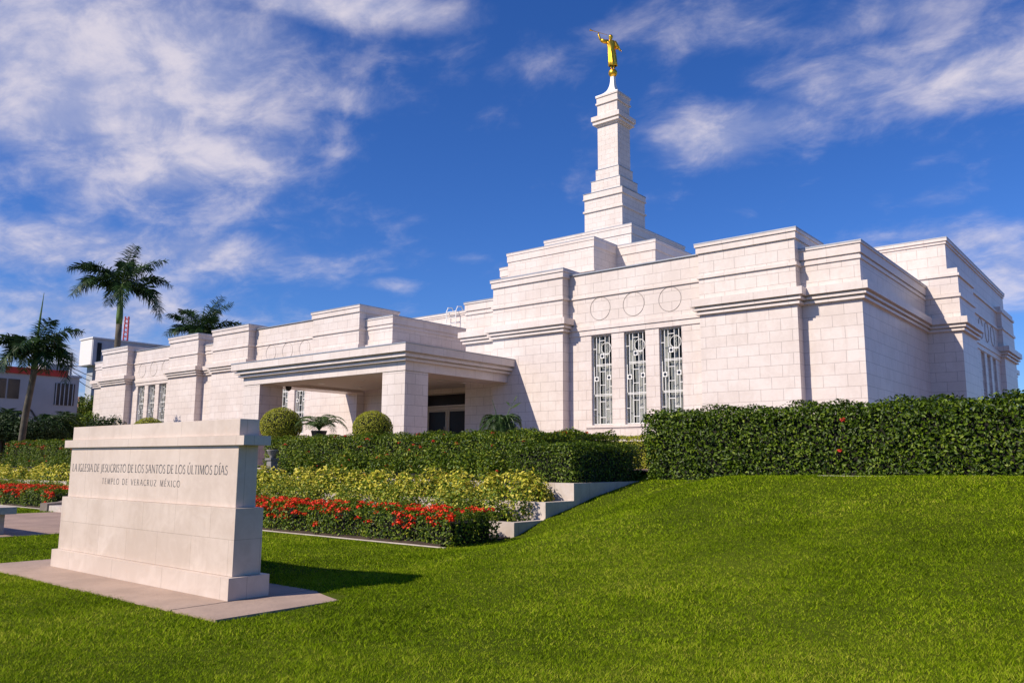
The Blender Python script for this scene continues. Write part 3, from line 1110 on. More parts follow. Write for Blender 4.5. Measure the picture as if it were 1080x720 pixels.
# hands: fingers curled round the horn, and hanging
hv = []
hc = Vector(W(228, 88, .09))
ax = (Vector(W(318, 106, .1)) - Vector(W(150, 58, .12))).normalized()
sd = ax.cross(Vector((0, 0, 1))).normalized()
for i in range(4):
    c0 = hc + ax * (i - 1.5) * .017
    up_ = sd.cross(ax)
    hv.append(tube([c0 + sd * .03 - up_ * .03, c0 + sd * .035 + up_ * .01, c0 + up_ * .03, c0 - sd * .03 + up_ * .012, c0 - sd * .028 - up_ * .015], .0085, 6))
hv.append(tube([hc - sd * .03 - up_ * .03, hc - sd * .036 + up_ * .0, hc - sd * .01 + up_ * .03 + ax * .02], .0095, 6))
h2 = Vector(W(430, 254, .06))
dn = (Vector(W(440, 275, .08)) - h2).normalized()
sd2 = Vector((sy_, -cy_, 0))
for i in range(4):
    c0 = h2 + sd2 * (i - 1.5) * .018
    L_ = (.075, .085, .08, .062)[i]
    hv.append(tube([c0, c0 + dn * L_ * .5, c0 + dn * L_ + Vector((-cy_, -sy_, 0)) * .02], [.01, .009, .006], 6))
hv.append(tube([h2 + sd2 * .03, h2 + sd2 * .05 + dn * .02, h2 + sd2 * .05 + dn * .05], [.01, .01, .007], 6))
mkobj('hands', *join(*hv), GOLD, st, smooth=True)
a, c_ = Vector(W(318, 106, .10)), Vector(W(150, 57, .12))
d = c_ - a
prof = [(0, .009), (.3, .012), (.6, .015), (.82, .020), (.92, .032), (.97, .05), (1.0, .07)]
v, f = tube([a + d * q for q, _ in prof], [q for _, q in prof], 14)
mkobj('horn', v, f, GOLD, st, smooth=True)

# ------------------------------------------------------------------ marble sign with lettering
sgn = thing('monument_sign', 'long stepped marble monument sign with engraved lettering standing on a concrete slab', 'sign', F(-10.9, 5.65))
MBF = lambda: MB(FS, voff=.0)
def sbox(name, mat, *bx_, par=None):
    m = MB(1)
    x0, x1, y0, y1, z0, z1 = bx_
    m.box(x0 * FS, x1 * FS, y0 * FS, y1 * FS, z0 * FS, z1 * FS)
    # block joints in metres measured from the foot of each course
    m.uv = [(u - 200 if u > 100 else u, v_ + 5.91 - .445 * 60 - (z0 * FS)) for u, v_ in m.uv]
    return bevel(m.build(name, mat, par or sgn), .006)
YS = 5.36
sbox('base', SIGN_P, -13.28, -8.5, YS, 5.90, -1.575, -1.325)
sbox('lower_body', SIGN, -13.27, -8.57, YS + .085, 5.82, -1.323, -.55)
sbox('upper_body', SIGN_P, -13.21, -8.66, YS + .14, 5.765, -.548, .185)
sbox('ledge', SIGN_P, -13.38, -8.5, YS + .10, 5.83, .187, .30)
sbox('cap', SIGN_P, -13.2, -8.66, YS + .14, 5.765, .302, .50)

# stroke lettering: x, y in cap heights; K thick, T thin
K, T = .125, .065
def arc(cx, cy, rx, ry, a0, a1, n=14):
    return [(cx + rx * math.cos(rad(a0 + (a1 - a0) * i / n)), cy + ry * math.sin(rad(a0 + (a1 - a0) * i / n))) for i in range(n + 1)]
GL = {
    'A': (.72, [([(0.02, 0), (.36, 1)], T), ([(.36, 1), (.70, 0)], K), ([(.14, .36), (.58, .36)], T)]),
    'C': (.68, [(arc(.40, .5, .36, .5, 50, 180), T), (arc(.40, .5, .36, .5, 180, 315), K)]),
    'D': (.76, [([(.1, 0), (.1, 1)], K), ([(.1, 1), (.3, 1)] + arc(.3, .5, .4, .5, 90, -90) + [(.1, 0)], .09)]),
    'E': (.52, [([(.1, 0), (.1, 1)], K), ([(.1, .97), (.48, .97)], T), ([(.1, .52), (.42, .52)], T), ([(.1, .03), (.5, .03)], T)]),
    'G': (.78, [(arc(.42, .5, .38, .5, 50, 180), T), (arc(.42, .5, .38, .5, 180, 300), K), ([(.64, .1), (.64, .42)], K), ([(.5, .42), (.74, .42)], T)]),
    'I': (.22, [([(.11, 0), (.11, 1)], K)]),
    'J': (.36, [([(.24, 1), (.24, .1), (.16, -.12), (.02, -.16)], K)]),
    'L': (.50, [([(.1, 0), (.1, 1)], K), ([(.1, .03), (.5, .03)], T)]),
    'M': (.92, [([(.08, 0), (.16, 1)], T), ([(.16, 1), (.46, .05)], K), ([(.46, .05), (.76, 1)], T), ([(.76, 1), (.84, 0)], K)]),
    'N': (.78, [([(.1, 0), (.1, 1)], T), ([(.1, 1), (.68, 0)], K), ([(.68, 0), (.68, 1)], T)]),
    'O': (.86, [(arc(.43, .5, .39, .5, 60, 240), K), (arc(.43, .5, .39, .5, 240, 420), .08)]),
    'P': (.56, [([(.1, 0), (.1, 1)], K), ([(.1, 1), (.26, 1)] + arc(.26, .74, .26, .26, 90, -90) + [(.1, .48)], .08)]),
    'R': (.64, [([(.1, 0), (.1, 1)], K), ([(.1, 1), (.26, 1)] + arc(.26, .74, .25, .26, 90, -90) + [(.1, .48)], .08), ([(.28, .48), (.64, 0)], K)]),
    'S': (.50, [([(.43, .9)] + arc(.26, .76, .18, .22, 60, 250, 10) + arc(.25, .25, .2, .25, 70, -150, 10) + [(.04, .1)], .095)]),
    'T': (.62, [([(.31, 0), (.31, 1)], K), ([(.02, .97), (.60, .97)], T)]),
    'U': (.74, [([(.1, 1), (.1, .3)] + arc(.37, .3, .27, .3, 180, 270), K), (arc(.37, .3, .27, .3, 270, 360) + [(.64, 1)], T)]),
    'V': (.70, [([(.02, 1), (.35, 0)], K), ([(.35, 0), (.68, 1)], T)]),
    'X': (.68, [([(.04, 1), (.64, 0)], K), ([(.06, 0), (.62, 1)], T)]),
    'Z': (.62, [([(.04, .97), (.58, .97)], T), ([(.57, .96), (.05, .04)], K), ([(.04, .03), (.6, .03)], T)]),
}
ACC = {'Ú': 'U', 'Í': 'I', 'É': 'E'}


def lettering(text, xa, xb, zb, h, space, name, par, y):
    gap = .11 if space < .5 else .3
    wsp = .34 if space < .5 else .75
    adv = []
    for ch in text:
        adv.append(wsp if ch == ' ' else GL[ACC.get(ch, ch)][0] + gap)
    tot_ = sum(adv) - gap
    sx_ = (xb - xa) / tot_
    vs, fs = [], []
    def slab(pts, th):
        n = len(pts)
        o = len(vs)
        for i, (px, pz) in enumerate(pts):
            a_ = pts[max(0, i - 1)]
            b_ = pts[min(n - 1, i + 1)]
            dx, dz = (b_[0] - a_[0]) * sx_, (b_[1] - a_[1]) * h
            l = math.hypot(dx, dz) or 1
            nx_, nz_ = -dz / l, dx / l
            q = th * h * .5
            for s_ in (1, -1):
                for yy in (y - .0015, y + .004):
                    vs.append((px * sx_ + s_ * nx_ * q, yy, pz * h + s_ * nz_ * q))
        for i in range(n - 1):
            b0, b1 = o + i * 4, o + i * 4 + 4
            fs.extend([(b0, b1, b1 + 2, b0 + 2), (b0 + 1, b0 + 3, b1 + 3, b1 + 1), (b0, b0 + 1, b1 + 1, b1), (b0 + 2, b1 + 2, b1 + 3, b0 + 3)])
        fs.append((o, o + 2, o + 3, o + 1))
        e_ = o + (n - 1) * 4
        fs.append((e_, e_ + 1, e_ + 3, e_ + 2))
    x = 0
    for ch, ad in zip(text, adv):
        if ch != ' ':
            g_ = ACC.get(ch, ch)
            for pts_, th in GL[g_][1]:
                slab([(x + a_, b_) for a_, b_ in pts_], th)
                # little serifs on straight stem ends
                if len(pts_) == 2 and abs(pts_[0][0] - pts_[1][0]) < .35 and th >= K:
                    for q in pts_:
                        slab([(x + q[0] - .12, min(.97, max(.03, q[1]))), (x + q[0] + .12, min(.97, max(.03, q[1])))], .055)
            if ch in ACC:
                cx = x + GL[g_][0] / 2
                slab([(cx - .05, 1.14), (cx + .12, 1.32)], .1)
        x += ad
    vs = [(xa + v[0], v[1], zb + v[2]) for v in vs]
    return mkobj(name, vs, fs, LETTER, par)


yl = (YS + .14) * FS
lettering('LA IGLESIA DE JESUCRISTO DE LOS SANTOS DE LOS ÚLTIMOS DÍAS', -13.13 * FS, -8.87 * FS, -.165 * FS + 1.2, .108 * FS, .2, 'lettering', sgn, yl)
lettering('TEMPLO DE VERACRUZ MÉXICO', -12.12 * FS, -9.95 * FS, -.335 * FS + 1.2, .078 * FS, 1, 'lettering', sgn, yl)

# ------------------------------------------------------------------ stone bench at the path
bt = thing('bench', 'pale stone bench with a rounded seat beside the path, cut by the left edge', 'bench', (-15.1, 5.0, .0))
m = MB(1)
m.box(-16.4, -14.52, 4.86, 5.28, .34 - 1.2, .45 - 1.2)
o = bevel(m.build('seat', WALLW, bt), .045)
o.modifiers[0].segments = 4
for x in (-16.0, -14.86):
    m = MB(1)
    m.box(x - .10, x + .10, 4.94, 5.2, -.05 - 1.2, .345 - 1.2)
    bevel(m.build('leg', WALLW, bt), .015)

# ------------------------------------------------------------------ terraced beds
def terrace(xl, xr, name, label, ends):
    t = thing(name, label, 'planter wall', F((xl + xr) / 2, 13.5))
    m = MB(FS)
    m.box(xl, xr + .1, 11.30, 11.35, -1.64, -1.583)
    m.build('kerb', WALLW, t)
    specs = [(13.5, -1.25), (14.6, -.87), (15.7, -.47)]
    wt = .17
    for i, (y, z) in enumerate(specs):
        m = MB(FS)
        m.box(xl, xr, y, y + wt, -1.7, z)
        y1 = 19.0 if i == 2 else specs[i + 1][0]
        if ends in 'rb': m.box(xr - wt, xr, y + wt, y1, -1.7, z)
        if ends in 'lb': m.box(xl, xl + wt, y + wt, y1, -1.7, z)
        bevel(m.build('retaining_wall', WALLW, t), .006)
    m = MB(FS)
    m.box(xl + .1, xr - .1, 11.4, 13.5, -1.7, -1.55)
    m.box(xl + .1, xr - wt, 13.6, 14.6, -1.7, -1.33)
    m.box(xl + .1, xr - wt, 14.7, 15.7, -1.7, -.95)
    m.box(xl + .1, xr - wt, 15.8, 20, -1.7, -.55)
    m.build('soil', SOIL, t)
    return t


terrace(-23.1, -10.9, 'terrace_wall', 'three pale stone retaining walls stepping up beside the grassy slope, right of the sign', 'r')
terrace(-52, -28.2, 'terrace_wall', 'pale stone kerb and retaining walls of the beds left of the sign', 'r')
# steps between the terraces
m = MB(FS)
for k_ in range(8):
    m.box(-27.6, -23.15, 10.95 + k_ * .55, 20, -1.7 + k_ * .002, -1.41 + k_ * .165)
o = bevel(m.build('steps', WALLW, base=F(-24.6, 12)), .006)
tag(o, 'pale stone steps rising from the path, mostly hidden behind the sign', 'steps')
vs = [F(x, y, z) for x in (-28.15, -27.62) for (y, z) in ((10.9, -1.7), (10.9, -1.36), (11.4, -1.33), (16, -.1), (16, -1.7))]
fs = [(0, 1, 2, 3, 4), (9, 8, 7, 6, 5)] + [(i, i + 5, (i + 1) % 5 + 5, (i + 1) % 5) for i in range(5)]
o = mkobj('cheek_wall', vs, [f[::-1] for f in fs], WALLW, base=F(-27.9, 13))
tag(o, 'sloping pale cheek wall at the left side of the steps', 'cheek wall')

# planting, metres
def fx(*a): return tuple(q * FS for q in a)
def Z(z): return z * FS + 1.2
def red_fn(x0, x1, y0, y1, z1, zf, n):
    def fn(r):
        # blooms gather in drifts along the top and spill down the front
        cl = r.uniform(x0, x1, max(6, n // 12))
        x = np.clip(cl[r.integers(0, len(cl), n)] + r.normal(0, .28, n), x0, x1)
        top = r.uniform(0, 1, n) < .6
        y = np.where(top, r.uniform(y0, y1, n), y0 - .02)
        z = np.where(top, z1 + .03, z1 - np.abs(r.normal(0, .10, n)))
        return np.stack([x, y, np.maximum(z, zf)], 1)
    return fn


def red_hedge(x0, x1, label, seed, tilt=0):
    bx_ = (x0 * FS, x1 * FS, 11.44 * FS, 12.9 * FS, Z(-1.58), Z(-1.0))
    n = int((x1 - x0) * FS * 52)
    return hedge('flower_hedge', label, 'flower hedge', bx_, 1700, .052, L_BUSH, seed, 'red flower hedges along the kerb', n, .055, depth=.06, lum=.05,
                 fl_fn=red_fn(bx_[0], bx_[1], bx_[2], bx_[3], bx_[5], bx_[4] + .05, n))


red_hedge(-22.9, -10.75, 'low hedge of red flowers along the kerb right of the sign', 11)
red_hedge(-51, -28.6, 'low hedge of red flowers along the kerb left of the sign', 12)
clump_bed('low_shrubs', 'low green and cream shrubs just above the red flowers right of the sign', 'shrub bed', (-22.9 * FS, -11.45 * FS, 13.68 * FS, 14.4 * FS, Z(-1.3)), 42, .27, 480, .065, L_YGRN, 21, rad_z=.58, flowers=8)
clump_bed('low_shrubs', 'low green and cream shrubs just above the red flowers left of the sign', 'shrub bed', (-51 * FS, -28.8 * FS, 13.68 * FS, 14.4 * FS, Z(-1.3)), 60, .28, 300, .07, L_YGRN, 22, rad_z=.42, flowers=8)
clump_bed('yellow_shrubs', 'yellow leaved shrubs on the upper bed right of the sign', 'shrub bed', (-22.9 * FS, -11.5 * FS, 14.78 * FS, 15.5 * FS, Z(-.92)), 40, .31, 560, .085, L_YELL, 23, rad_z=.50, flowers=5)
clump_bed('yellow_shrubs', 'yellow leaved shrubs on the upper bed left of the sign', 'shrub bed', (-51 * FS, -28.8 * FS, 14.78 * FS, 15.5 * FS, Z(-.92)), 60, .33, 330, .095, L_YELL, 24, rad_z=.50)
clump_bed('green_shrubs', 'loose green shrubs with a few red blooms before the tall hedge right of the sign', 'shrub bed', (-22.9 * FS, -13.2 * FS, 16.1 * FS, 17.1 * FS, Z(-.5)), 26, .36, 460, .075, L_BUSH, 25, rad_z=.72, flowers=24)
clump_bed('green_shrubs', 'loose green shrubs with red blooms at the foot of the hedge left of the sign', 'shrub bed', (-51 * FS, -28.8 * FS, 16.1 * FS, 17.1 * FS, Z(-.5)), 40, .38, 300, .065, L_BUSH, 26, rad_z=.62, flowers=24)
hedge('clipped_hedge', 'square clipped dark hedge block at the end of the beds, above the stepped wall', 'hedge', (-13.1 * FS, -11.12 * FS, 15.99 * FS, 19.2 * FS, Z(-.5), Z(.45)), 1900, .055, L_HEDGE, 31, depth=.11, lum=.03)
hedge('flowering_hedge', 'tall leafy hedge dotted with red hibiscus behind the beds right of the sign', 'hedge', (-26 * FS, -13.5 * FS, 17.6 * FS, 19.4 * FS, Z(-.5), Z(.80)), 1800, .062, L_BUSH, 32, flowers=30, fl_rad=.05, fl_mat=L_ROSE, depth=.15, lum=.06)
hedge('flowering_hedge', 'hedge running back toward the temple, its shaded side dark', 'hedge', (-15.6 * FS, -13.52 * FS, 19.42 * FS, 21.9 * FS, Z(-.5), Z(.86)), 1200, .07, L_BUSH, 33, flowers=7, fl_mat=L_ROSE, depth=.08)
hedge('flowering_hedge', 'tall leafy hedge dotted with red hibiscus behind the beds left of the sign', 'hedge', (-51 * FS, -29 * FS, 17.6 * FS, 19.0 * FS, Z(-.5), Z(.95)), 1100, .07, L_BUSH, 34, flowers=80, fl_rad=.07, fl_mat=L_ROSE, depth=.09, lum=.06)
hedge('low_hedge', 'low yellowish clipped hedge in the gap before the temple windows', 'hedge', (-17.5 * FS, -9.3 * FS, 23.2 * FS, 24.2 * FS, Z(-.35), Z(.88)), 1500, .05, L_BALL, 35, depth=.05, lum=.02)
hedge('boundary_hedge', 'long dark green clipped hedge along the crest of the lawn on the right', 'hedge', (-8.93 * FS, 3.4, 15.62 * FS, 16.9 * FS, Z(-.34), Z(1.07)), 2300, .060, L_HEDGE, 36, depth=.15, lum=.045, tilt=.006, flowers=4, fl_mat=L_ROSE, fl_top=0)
m = MB(FS)
m.box(-5.2, 6, 15.40, 15.5, -.6, -.205)
o = m.build('hedge_kerb', WALLW, base=F(-4, 15.4, -.3))
tag(o, 'thin pale kerb under the long hedge on the right', 'kerb')


# clipped balls
def ball(c, rx, rz, label, seed, src=None):
    if src is None:
        t = thing('topiary_ball', label, 'topiary', (c[0], c[1], 1.0), 'clipped ball shrubs before the temple')
        r = np.random.default_rng(seed)
        n = 9000
        d = norm(r.normal(0, 1, (n, 3)))
        q = 1 - np.abs(r.normal(0, .05, n)) + .02 * np.sin(d[:, 0] * 9) * np.sin(d[:, 2] * 8 + d[:, 1] * 7)
        p = np.array(c) + d * q[:, None] * np.array([rx, rx, rz])
        leaves('leaves', p, d, .04, L_BALL, t, width=.6, seed=seed)
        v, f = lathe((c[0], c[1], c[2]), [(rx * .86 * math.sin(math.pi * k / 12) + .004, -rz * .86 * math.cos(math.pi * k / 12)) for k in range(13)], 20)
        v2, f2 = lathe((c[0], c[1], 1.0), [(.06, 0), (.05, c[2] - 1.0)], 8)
        mkobj('shade_core', *join((v, f), (v2, f2)), CORE_SHADE, t)
        return t
    t = src.copy()
    C.objects.link(t)
    t.location = (c[0], c[1], 1.0)
    t['label'] = label
    s = rx / src['r']
    t.scale = (s, s, s)
    for ch in list(src.children):
        k = ch.copy()
        C.objects.link(k)
        k.parent = t
    return t


def at(px, py, d):
    """a spot in the garden seen in that direction, d metres ahead"""
    v = (R2 * ((px - 540) / 854.07) + U2 * (-(py - 360) / 854.07) + Fv) * d
    return EYE + v


c1 = at(296.5, 449, 24.0)
b1 = ball(c1, .62, .55, 'clipped round shrub left of the two on the portico side, before the left column', 41)
b1['r'] = .62
c2 = at(393, 455, 21.6)
b2 = ball(c2, .54, .5, 'smaller clipped round shrub before the right portico column', 42, b1)
c0 = at(157, 452, 29.5)
b0 = ball(c0, .61, .5, 'clipped round shrub whose top peeps over the sign, below the left windows', 43, b1)


# ------------------------------------------------------------------ palms
def frond(base, az_, rise, length, droop, leaf, n, r, sag=.35, plumose=.5, lw=.032):
    """curved midrib with leaflets on both sides: arrays of vertices, quads"""
    pts, P0 = [], Vector(base)
    d = Vector((math.cos(az_), math.sin(az_), 0))
    seg = 14
    ang = rise
    step = length / seg
    p = Vector(P0)
    for i in range(seg + 1):
        pts.append(Vector(p))
        p = p + (d * math.cos(ang) + Vector((0, 0, 1)) * math.sin(ang)) * step
        ang -= droop / seg * (1 + i / seg)
    side = d.cross(Vector((0, 0, 1))).normalized()
    vs, fs = [], []
    for j in range(n):
        t = .12 + .88 * j / (n - 1)
        i = min(seg - 1, int(t * seg))
        f_ = t * seg - i
        q = pts[i].lerp(pts[i + 1], f_)
        tan = (pts[i + 1] - pts[i]).normalized()
        upv = side.cross(tan)
        L_ = leaf * (.35 + .65 * math.sin(math.pi * min(1, t * .82 + .12))) * r.uniform(.8, 1.12)
        for s_ in (1, -1):
            out = (side * s_ * .8 + tan * r.uniform(.35, .7) + upv * r.uniform(-plumose, plumose) - Vector((0, 0, 1)) * sag * r.uniform(.3, 1)).normalized()
            wv = out.cross(upv).normalized() * L_ * lw
            mid = q + out * L_ * .55
            tip = q + out * L_ - Vector((0, 0, 1)) * L_ * sag * .55
            o_ = len(vs)
            vs += [q - wv * .6, q + wv * .6, mid + wv, tip, mid - wv]
            fs.append((o_, o_ + 1, o_ + 2, o_ + 3, o_ + 4))
    rib = tube(pts, [max(.006, .045 * length / 3 * (1 - i / seg)) for i in range(seg + 1)], 5)
    return (vs, fs), rib


def palm(label, base, top, r0, nf, length, leaf, seed, spear=0, shaft=1.6, drop=1.0, mat=L_PALM, bends=None):
    base, top = Vector(base), Vector(top)
    t = thing('royal_palm', label, 'palm', base, 'royal palms beyond the temple')
    r = random.Random(seed)
    n = 14
    pts = [base.lerp(top - Vector((0, 0, shaft)), i / n) + Vector((.05 * math.sin(i * .6), 0, 0)) for i in range(n + 1)]
    v, f = tube(pts, [r0 * (1.25 if i == 0 else 1.08 - .25 * abs(i / n - .45)) * (1 + .02 * math.sin(i * 5)) for i in range(n + 1)], 12)
    mkobj('trunk', v, f, BARK, t, smooth=True)
    q = pts[-1]
    sp_pts = [q.lerp(top, i / 6) for i in range(7)]
    v, f = tube(sp_pts, [r0 * k_ for k_ in (.95, 1.08, 1.0, .85, .7, .55, .45)], 12)
    mkobj('crownshaft', v, f, SHAFT, t, smooth=True)
    A, B = [], []
    for k_ in range(nf):
        az_ = 2 * math.pi * k_ / nf * 2.4 + r.uniform(-.25, .25)
        lv = (k_ + .5) / nf
        rise = rad(80 - 72 * lv ** .8) + r.uniform(-.08, .08)
        a_, b_ = frond(top - Vector((0, 0, .25)), az_, rise, length * r.uniform(.85, 1.08), rad(42 + 38 * lv) * drop, leaf, 88, r, .38, .8)
        A.append(a_)
        B.append(b_)
    if spear:
        B.append(tube([top - Vector((0, 0, .3)), top + Vector((.15, 0, spear * .5)), top + Vector((.35, 0, spear))], [.07, .05, .01], 6))
    va, fa = join(*A)
    rn = [r.random() for _ in fa]
    mkobj('fronds', va, fa, mat, t, rnd=rn)
    mkobj('midribs', *join(*B), SHAFT, t)
    return t


tp = at(128.5, 300, 48)
palm('tall royal palm with a broad crown rising above the left roof of the temple', (tp.x, tp.y, .8), tp, .175, 15, 3.5, .75, 51, shaft=2.4)
tp = at(212, 346, 58)
palm('royal palm whose crown shows just above the roof, right of the taller palm', (tp.x, tp.y, .8), tp, .19, 15, 3.1, .72, 52, shaft=1.4, drop=.8, spear=1.6)
tp = at(38, 367, 38)
bs = at(19.5, 470, 38)
palm('royal palm at the far left with a leaning trunk and an unopened spear leaf', (bs.x, bs.y, .8), tp, .14, 13, 2.25, .66, 53, shaft=1.0, spear=2.6, drop=1.25)


def small_palm(name, label, cat, c, nf, length, leaf, mat, seed, rise0=75, rise1=10, drp=90, pot=None, n=26, plum=.1, group=None):
    t = thing(name, label, cat, (c[0], c[1], 1.0), group)
    r = random.Random(seed)
    A, B = [], []
    for k_ in range(nf):
        lv = (k_ + .5) / nf
        a_, b_ = frond(c, 2.4 * k_ + r.uniform(-.2, .2), rad(rise0 + (rise1 - rise0) * lv), length * r.uniform(.8, 1.1), rad(drp), leaf, n, r, sag=.2, plumose=plum)
        A.append(a_)
        B.append(b_)
    va, fa = join(*A)
    mkobj('fronds', va, fa, mat, t, rnd=[r.random() for _ in fa])
    ribs = join(*B)
    o_ = mkobj('midribs', ribs[0], ribs[1], SHAFT, t)
    if pot:
        v, f = lathe((c[0], c[1], c[2] - pot), [(.17, -.35), (.2, pot * .6), (.23, pot * .95), (.23, pot), (.19, pot), (.19, pot * .9)], 20)
        mkobj('pot', v, f, BLACK, t)
    else:
        v, f = lathe((c[0], c[1], 1.0), [(.12, 0), (.1, max(.05, c[2] - 1.0))], 10)
        mkobj('trunk', v, f, BARK, t)
    return t


cpt = at(336.5, 454, 23.5)
small_palm('potted_palm', 'young palm with thin arching fronds in a dark pot between the two round shrubs', 'potted palm', cpt, 14, .98, .24, L_PALMG, 61, 86, 50, 95, pot=.3, n=34)
cpt = at(528, 449, 19.5)
small_palm('cycad', 'dark dome-shaped cycad at the right foot of the portico', 'cycad', cpt, 46, .72, .16, L_FERN, 62, 85, 5, 110, n=40)
# tall grass-like stalk above it
t = thing('young_palm', 'slender young palm shoots with few leaves rising over the cycad', 'palm', (cpt[0] - .1, cpt[1] + .2, 1.0))
b0_ = at(523, 449, 19.7)
v1 = tube([b0_, at(523, 434, 19.7), at(519, 421, 19.7)], [.012, .009, .004], 5)
v2 = tube([at(531, 447, 19.7), at(537, 433, 19.7), at(543, 421, 19.7)], [.012, .009, .004], 5)
mkobj('stalks', *join(v1, v2), SHAFT, t)
lp = []
for (a_, b_) in (((538, 431), (550, 424)), ((541, 425), (546, 416)), ((539, 428), (533, 423))):
    p0, p1 = at(*a_, 19.7), at(*b_, 19.7)
    lp.append(([p0, p0.lerp(p1, .5) + Vector((0, 0, .03)), p1, p0.lerp(p1, .5) - Vector((0, 0, .03))], [(0, 1, 2, 3)]))
va, fa = join(*lp)
mkobj('fronds', va, fa, L_PALMG, t, rnd=[.5] * len(fa))

# stone planter seen at the sign's right shoulder
pp = at(287, 485, 19.6)
t = thing('stone_planter', 'grey stone urn on a square pedestal between the sign and the flowering hedge', 'planter', (pp.x, pp.y, .5))
m = MB(1)
m.box(pp.x - .09, pp.x + .09, pp.y - .09, pp.y + .09, .3 - 1.2, pp.z - 1.2)
m.box(pp.x - .12, pp.x + .12, pp.y - .12, pp.y + .12, pp.z - 1.2, pp.z + .05 - 1.2)
m.build('pedestal', URN, t)
v, f = lathe((pp.x, pp.y, pp.z + .05), [(.07, 0), (.05, .03), (.09, .08), (.12, .15), (.14, .18), (.14, .20), (.11, .20), (.1, .15)], 20)
mkobj('urn', v, f, URN, t, smooth=True)

# ------------------------------------------------------------------ neighbours far left
hs_ = thing('white_house', 'two-storey white house with a red edged flat roof at the far left', 'house', (-56, 19, .6))
HX = -55.0
m = MB(1)
m.box(HX - 9, HX, 10, 23.0, .4 - 1.2, 6.45 - 1.2)
m.build('wall', HOUSEW, hs_)
m = MB(1)
m.box(HX - 9.1, HX + .12, 17.9, 22.2, 6.452 - 1.2, 6.85 - 1.2)
m.build('red_parapet', REDTRIM, hs_)
m = MB(1)
m.box(HX - 3, HX + .02, 20.9, 22.3, 6.455 - 1.2, 7.25 - 1.2)
m.box(HX - 9.1, HX + .1, 22.25, 23.1, 6.455 - 1.2, 6.6 - 1.2)
m.box(HX - .3, HX + .14, 14, 18.6, 6.452 - 1.2, 7.1 - 1.2)
m.build('roof_wall', HOUSEG, hs_)
for (y0, y1, z0, z1) in ((18.0, 18.75, 4.9, 6.1), (18.85, 19.5, 4.9, 6.1), (17.2, 17.9, 4.9, 6.1)):
    m = MB(1)
    m.box(HX, HX + .03, y0, y1, z0 - 1.2, z1 - 1.2)
    m.build('window', DARK, hs_)
m = MB(1)
m.box(HX, HX + .03, 21.55, 22.75, 4.65 - 1.2, 6.05 - 1.2)
wn = m.build('window', DARK, hs_)
m = MB(1)
for k_ in range(5): m.box(HX + .031, HX + .07, 21.6 + k_ * .25, 21.65 + k_ * .25, 4.65 - 1.2, 6.05 - 1.2)
m.build('shutter_slats', HOUSEG, wn)
m = MB(1)
m.box(HX, HX + .6, 15, 19.4, 2.75 - 1.2, 2.95 - 1.2)
m.build('canopy', HOUSEG, hs_)
v, f = tube([(HX + .05, 19.9, 4.5), (HX + .06, 20.3, 4.2), (HX + .06, 20.7, 3.6), (HX + .06, 21.1, 3.0), (HX + .06, 21.3, 2.6)], .05)
mkobj('pipe', v, f, WIRE, hs_)
hs2 = thing('grey_block_building', 'tall pale building with an overhanging rooftop box, shade and sun in its colours, behind the left end of the temple', 'building', (-63, 30, .6))
BX = -62.0
m = MB(1)
m.box(BX - 2.1, BX, 26.7, 33.8, 8.2 - 1.2, 10.2 - 1.2)
m.build('rooftop_box', HOUSEG, hs2)  # side of the box: its shade is in the grey
m = MB(1)
m.box(BX - 2.2, BX + .08, 26.6, 34, 10.2 - 1.2, 10.3 - 1.2)
m.build('roof_edge', simple('pale_edge', (.7, .7, .7), .8), hs2)
m = MB(1)
m.box(BX - 2.105, BX - .1, 26.66, 26.7, 8.25 - 1.2, 10.15 - 1.2)
m.build('sunlit_face', simple('sunlit_face_white', (.72, .70, .68), .7), hs2)  # sunlit front of the box, brightness put into the colour
m = MB(1)
m.box(BX - 1.9, BX - .9, 27.2, 33, .4 - 1.2, 8.2 - 1.2)
m.build('wall', HOUSEG, hs2)
m = MB(1)
m.box(BX, BX + .05, 27.0, 27.3, 8.3 - 1.2, 9.9 - 1.2)
m.box(BX, BX + .04, 27.0, 28.3, 8.35 - 1.2, 8.55 - 1.2)
m.build('vent_panel', DARK, hs2)
am = at(132.5, 365, 66)
an = thing('radio_mast', 'red and white lattice radio mast beside the tall palm trunk', 'mast', (am.x, am.y, am.z - 2))
hgt_m = at(132.5, 333, 66).z - am.z
v = []
vw = []
for k_ in range(3):
    a_ = k_ * 2.094
    ox, oy = .28 * math.cos(a_), .28 * math.sin(a_)
    v.append(tube([(am.x + ox, am.y + oy, am.z - 2), (am.x + ox * .6, am.y + oy * .6, am.z + hgt_m)], .05, 5))
for j in range(9):
    z = am.z - .8 + j * (hgt_m + .8) / 9
    for k_ in range(3):
        a_, c_ = k_ * 2.094, (k_ + 1) * 2.094
        v.append(tube([(am.x + .24 * math.cos(a_), am.y + .24 * math.sin(a_), z), (am.x + .24 * math.cos(c_), am.y + .24 * math.sin(c_), z + .3)], .03, 4))
mkobj('lattice', *join(*v), MASTR, an)
up_ = at(76, 372, 60)
t = thing('utility_pole', 'thin grey utility pole with a lamp arm and wires between the houses', 'pole', (up_.x, up_.y, .6))
v1 = tube([(up_.x, up_.y, .6), (up_.x, up_.y, up_.z)], [.13, .09], 8)
mkobj('pole', *v1, HOUSEG, t)
la = at(86, 386, 60)
lb = at(78, 386, 60)
mkobj('lamp_arm', *tube([Vector((up_.x, up_.y, lb.z)), la], [.05, .04], 6), HOUSEG, t)
v = []
for (a_, b_) in (((77, 388), (101, 398)), ((77, 392), (101, 404)), ((77, 397), (101, 412))):
    v.append(tube([at(*a_, 60), at((a_[0] + b_[0]) / 2, (a_[1] + b_[1]) / 2 + 1, 60), at(*b_, 60)], .025, 4))
mkobj('wires', *join(*v), WIRE, t)
fb = at(90, 430, 95)
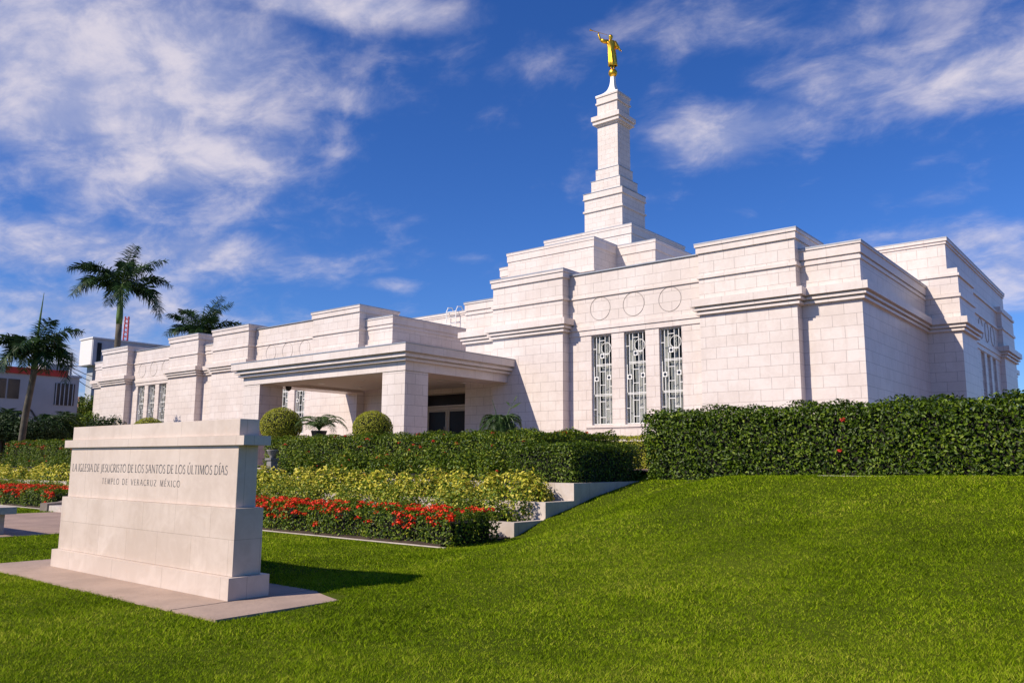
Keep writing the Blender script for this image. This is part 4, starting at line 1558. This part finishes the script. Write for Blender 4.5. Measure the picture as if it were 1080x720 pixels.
t = thing('distant_house', 'small red brick house glimpsed in the gap left of the temple', 'house', (fb.x, fb.y, .6))
m = MB(1)
m.box(fb.x - 4, fb.x + 3, fb.y - 2, fb.y + 3, .5 - 1.2, 8.3 - 1.2)
m.build('wall', simple('brick_wall', (.30, .16, .12), .9, 0, .2, 2), t)
m = MB(1)
m.box(fb.x + 3.0, fb.x + 3.05, fb.y - 1, fb.y, 6 - 1.2, 7.5 - 1.2)
m.box(fb.x + 3.0, fb.x + 3.05, fb.y + .8, fb.y + 1.8, 6 - 1.2, 7.5 - 1.2)
m.build('window', DARK, t)


def bush(name, label, cat, c, rx, rz, n, size, mat, seed, group=None):
    t = thing(name, label, cat, (c[0], c[1], .8), group)
    r = np.random.default_rng(seed)
    k_ = 9
    cen = np.array(c) + r.normal(0, 1, (k_, 3)) * np.array([rx, rx, rz]) * .42
    d = norm(r.normal(0, 1, (n, 3)))
    idx = r.integers(0, k_, n)
    p = cen[idx] + d * (np.array([rx, rx, rz]) * .5) * r.uniform(.5, 1.05, n)[:, None]
    leaves('leaves', p, d, size, mat, t, seed=seed)
    v, f = tube([(c[0], c[1], .7), (c[0], c[1], c[2])], [.09, .04], 6)
    mkobj('trunk', v, f, BARK, t)
    return t


for i, (px, py, d, rx, rz, lab) in enumerate((
        (8, 462, 41, 1.8, 1.3, 'dark leafy bush under the house at the left edge'),
        (46, 464, 42, 1.6, 1.1, 'dark bush right of the leaning palm trunk'),
        (27, 466, 43, 1.8, 1.1, 'dark bush behind the foot of the leaning palm'),
        (84, 456, 45, 1.2, 1.4, 'brighter green bush against the left end of the temple'),
        (88, 436, 60, 1.6, 1.8, 'light green tree top in the gap by the temple end'),
        (104, 466, 44, 1.6, 1.2, 'dark bush tucked behind the top of the sign'))):
    bush('garden_bush', lab, 'bush', at(px, py, d), rx, rz, 5200, .17, L_DARK if i not in (3, 4) else L_BUSH, 70 + i, 'bushes below the white house')
small_palm('fan_palm', 'low dark palm with spiky fronds below the white house', 'palm', at(60, 448, 43), 24, 1.5, .45, L_PALM, 81, 80, -5, 80, n=34, plum=.3)
small_palm('fan_palm', 'spiky dark palm left of the leaning trunk under the house windows', 'palm', at(3, 446, 42), 20, 1.5, .5, L_PALM, 82, 80, -5, 80, n=34, plum=.3)
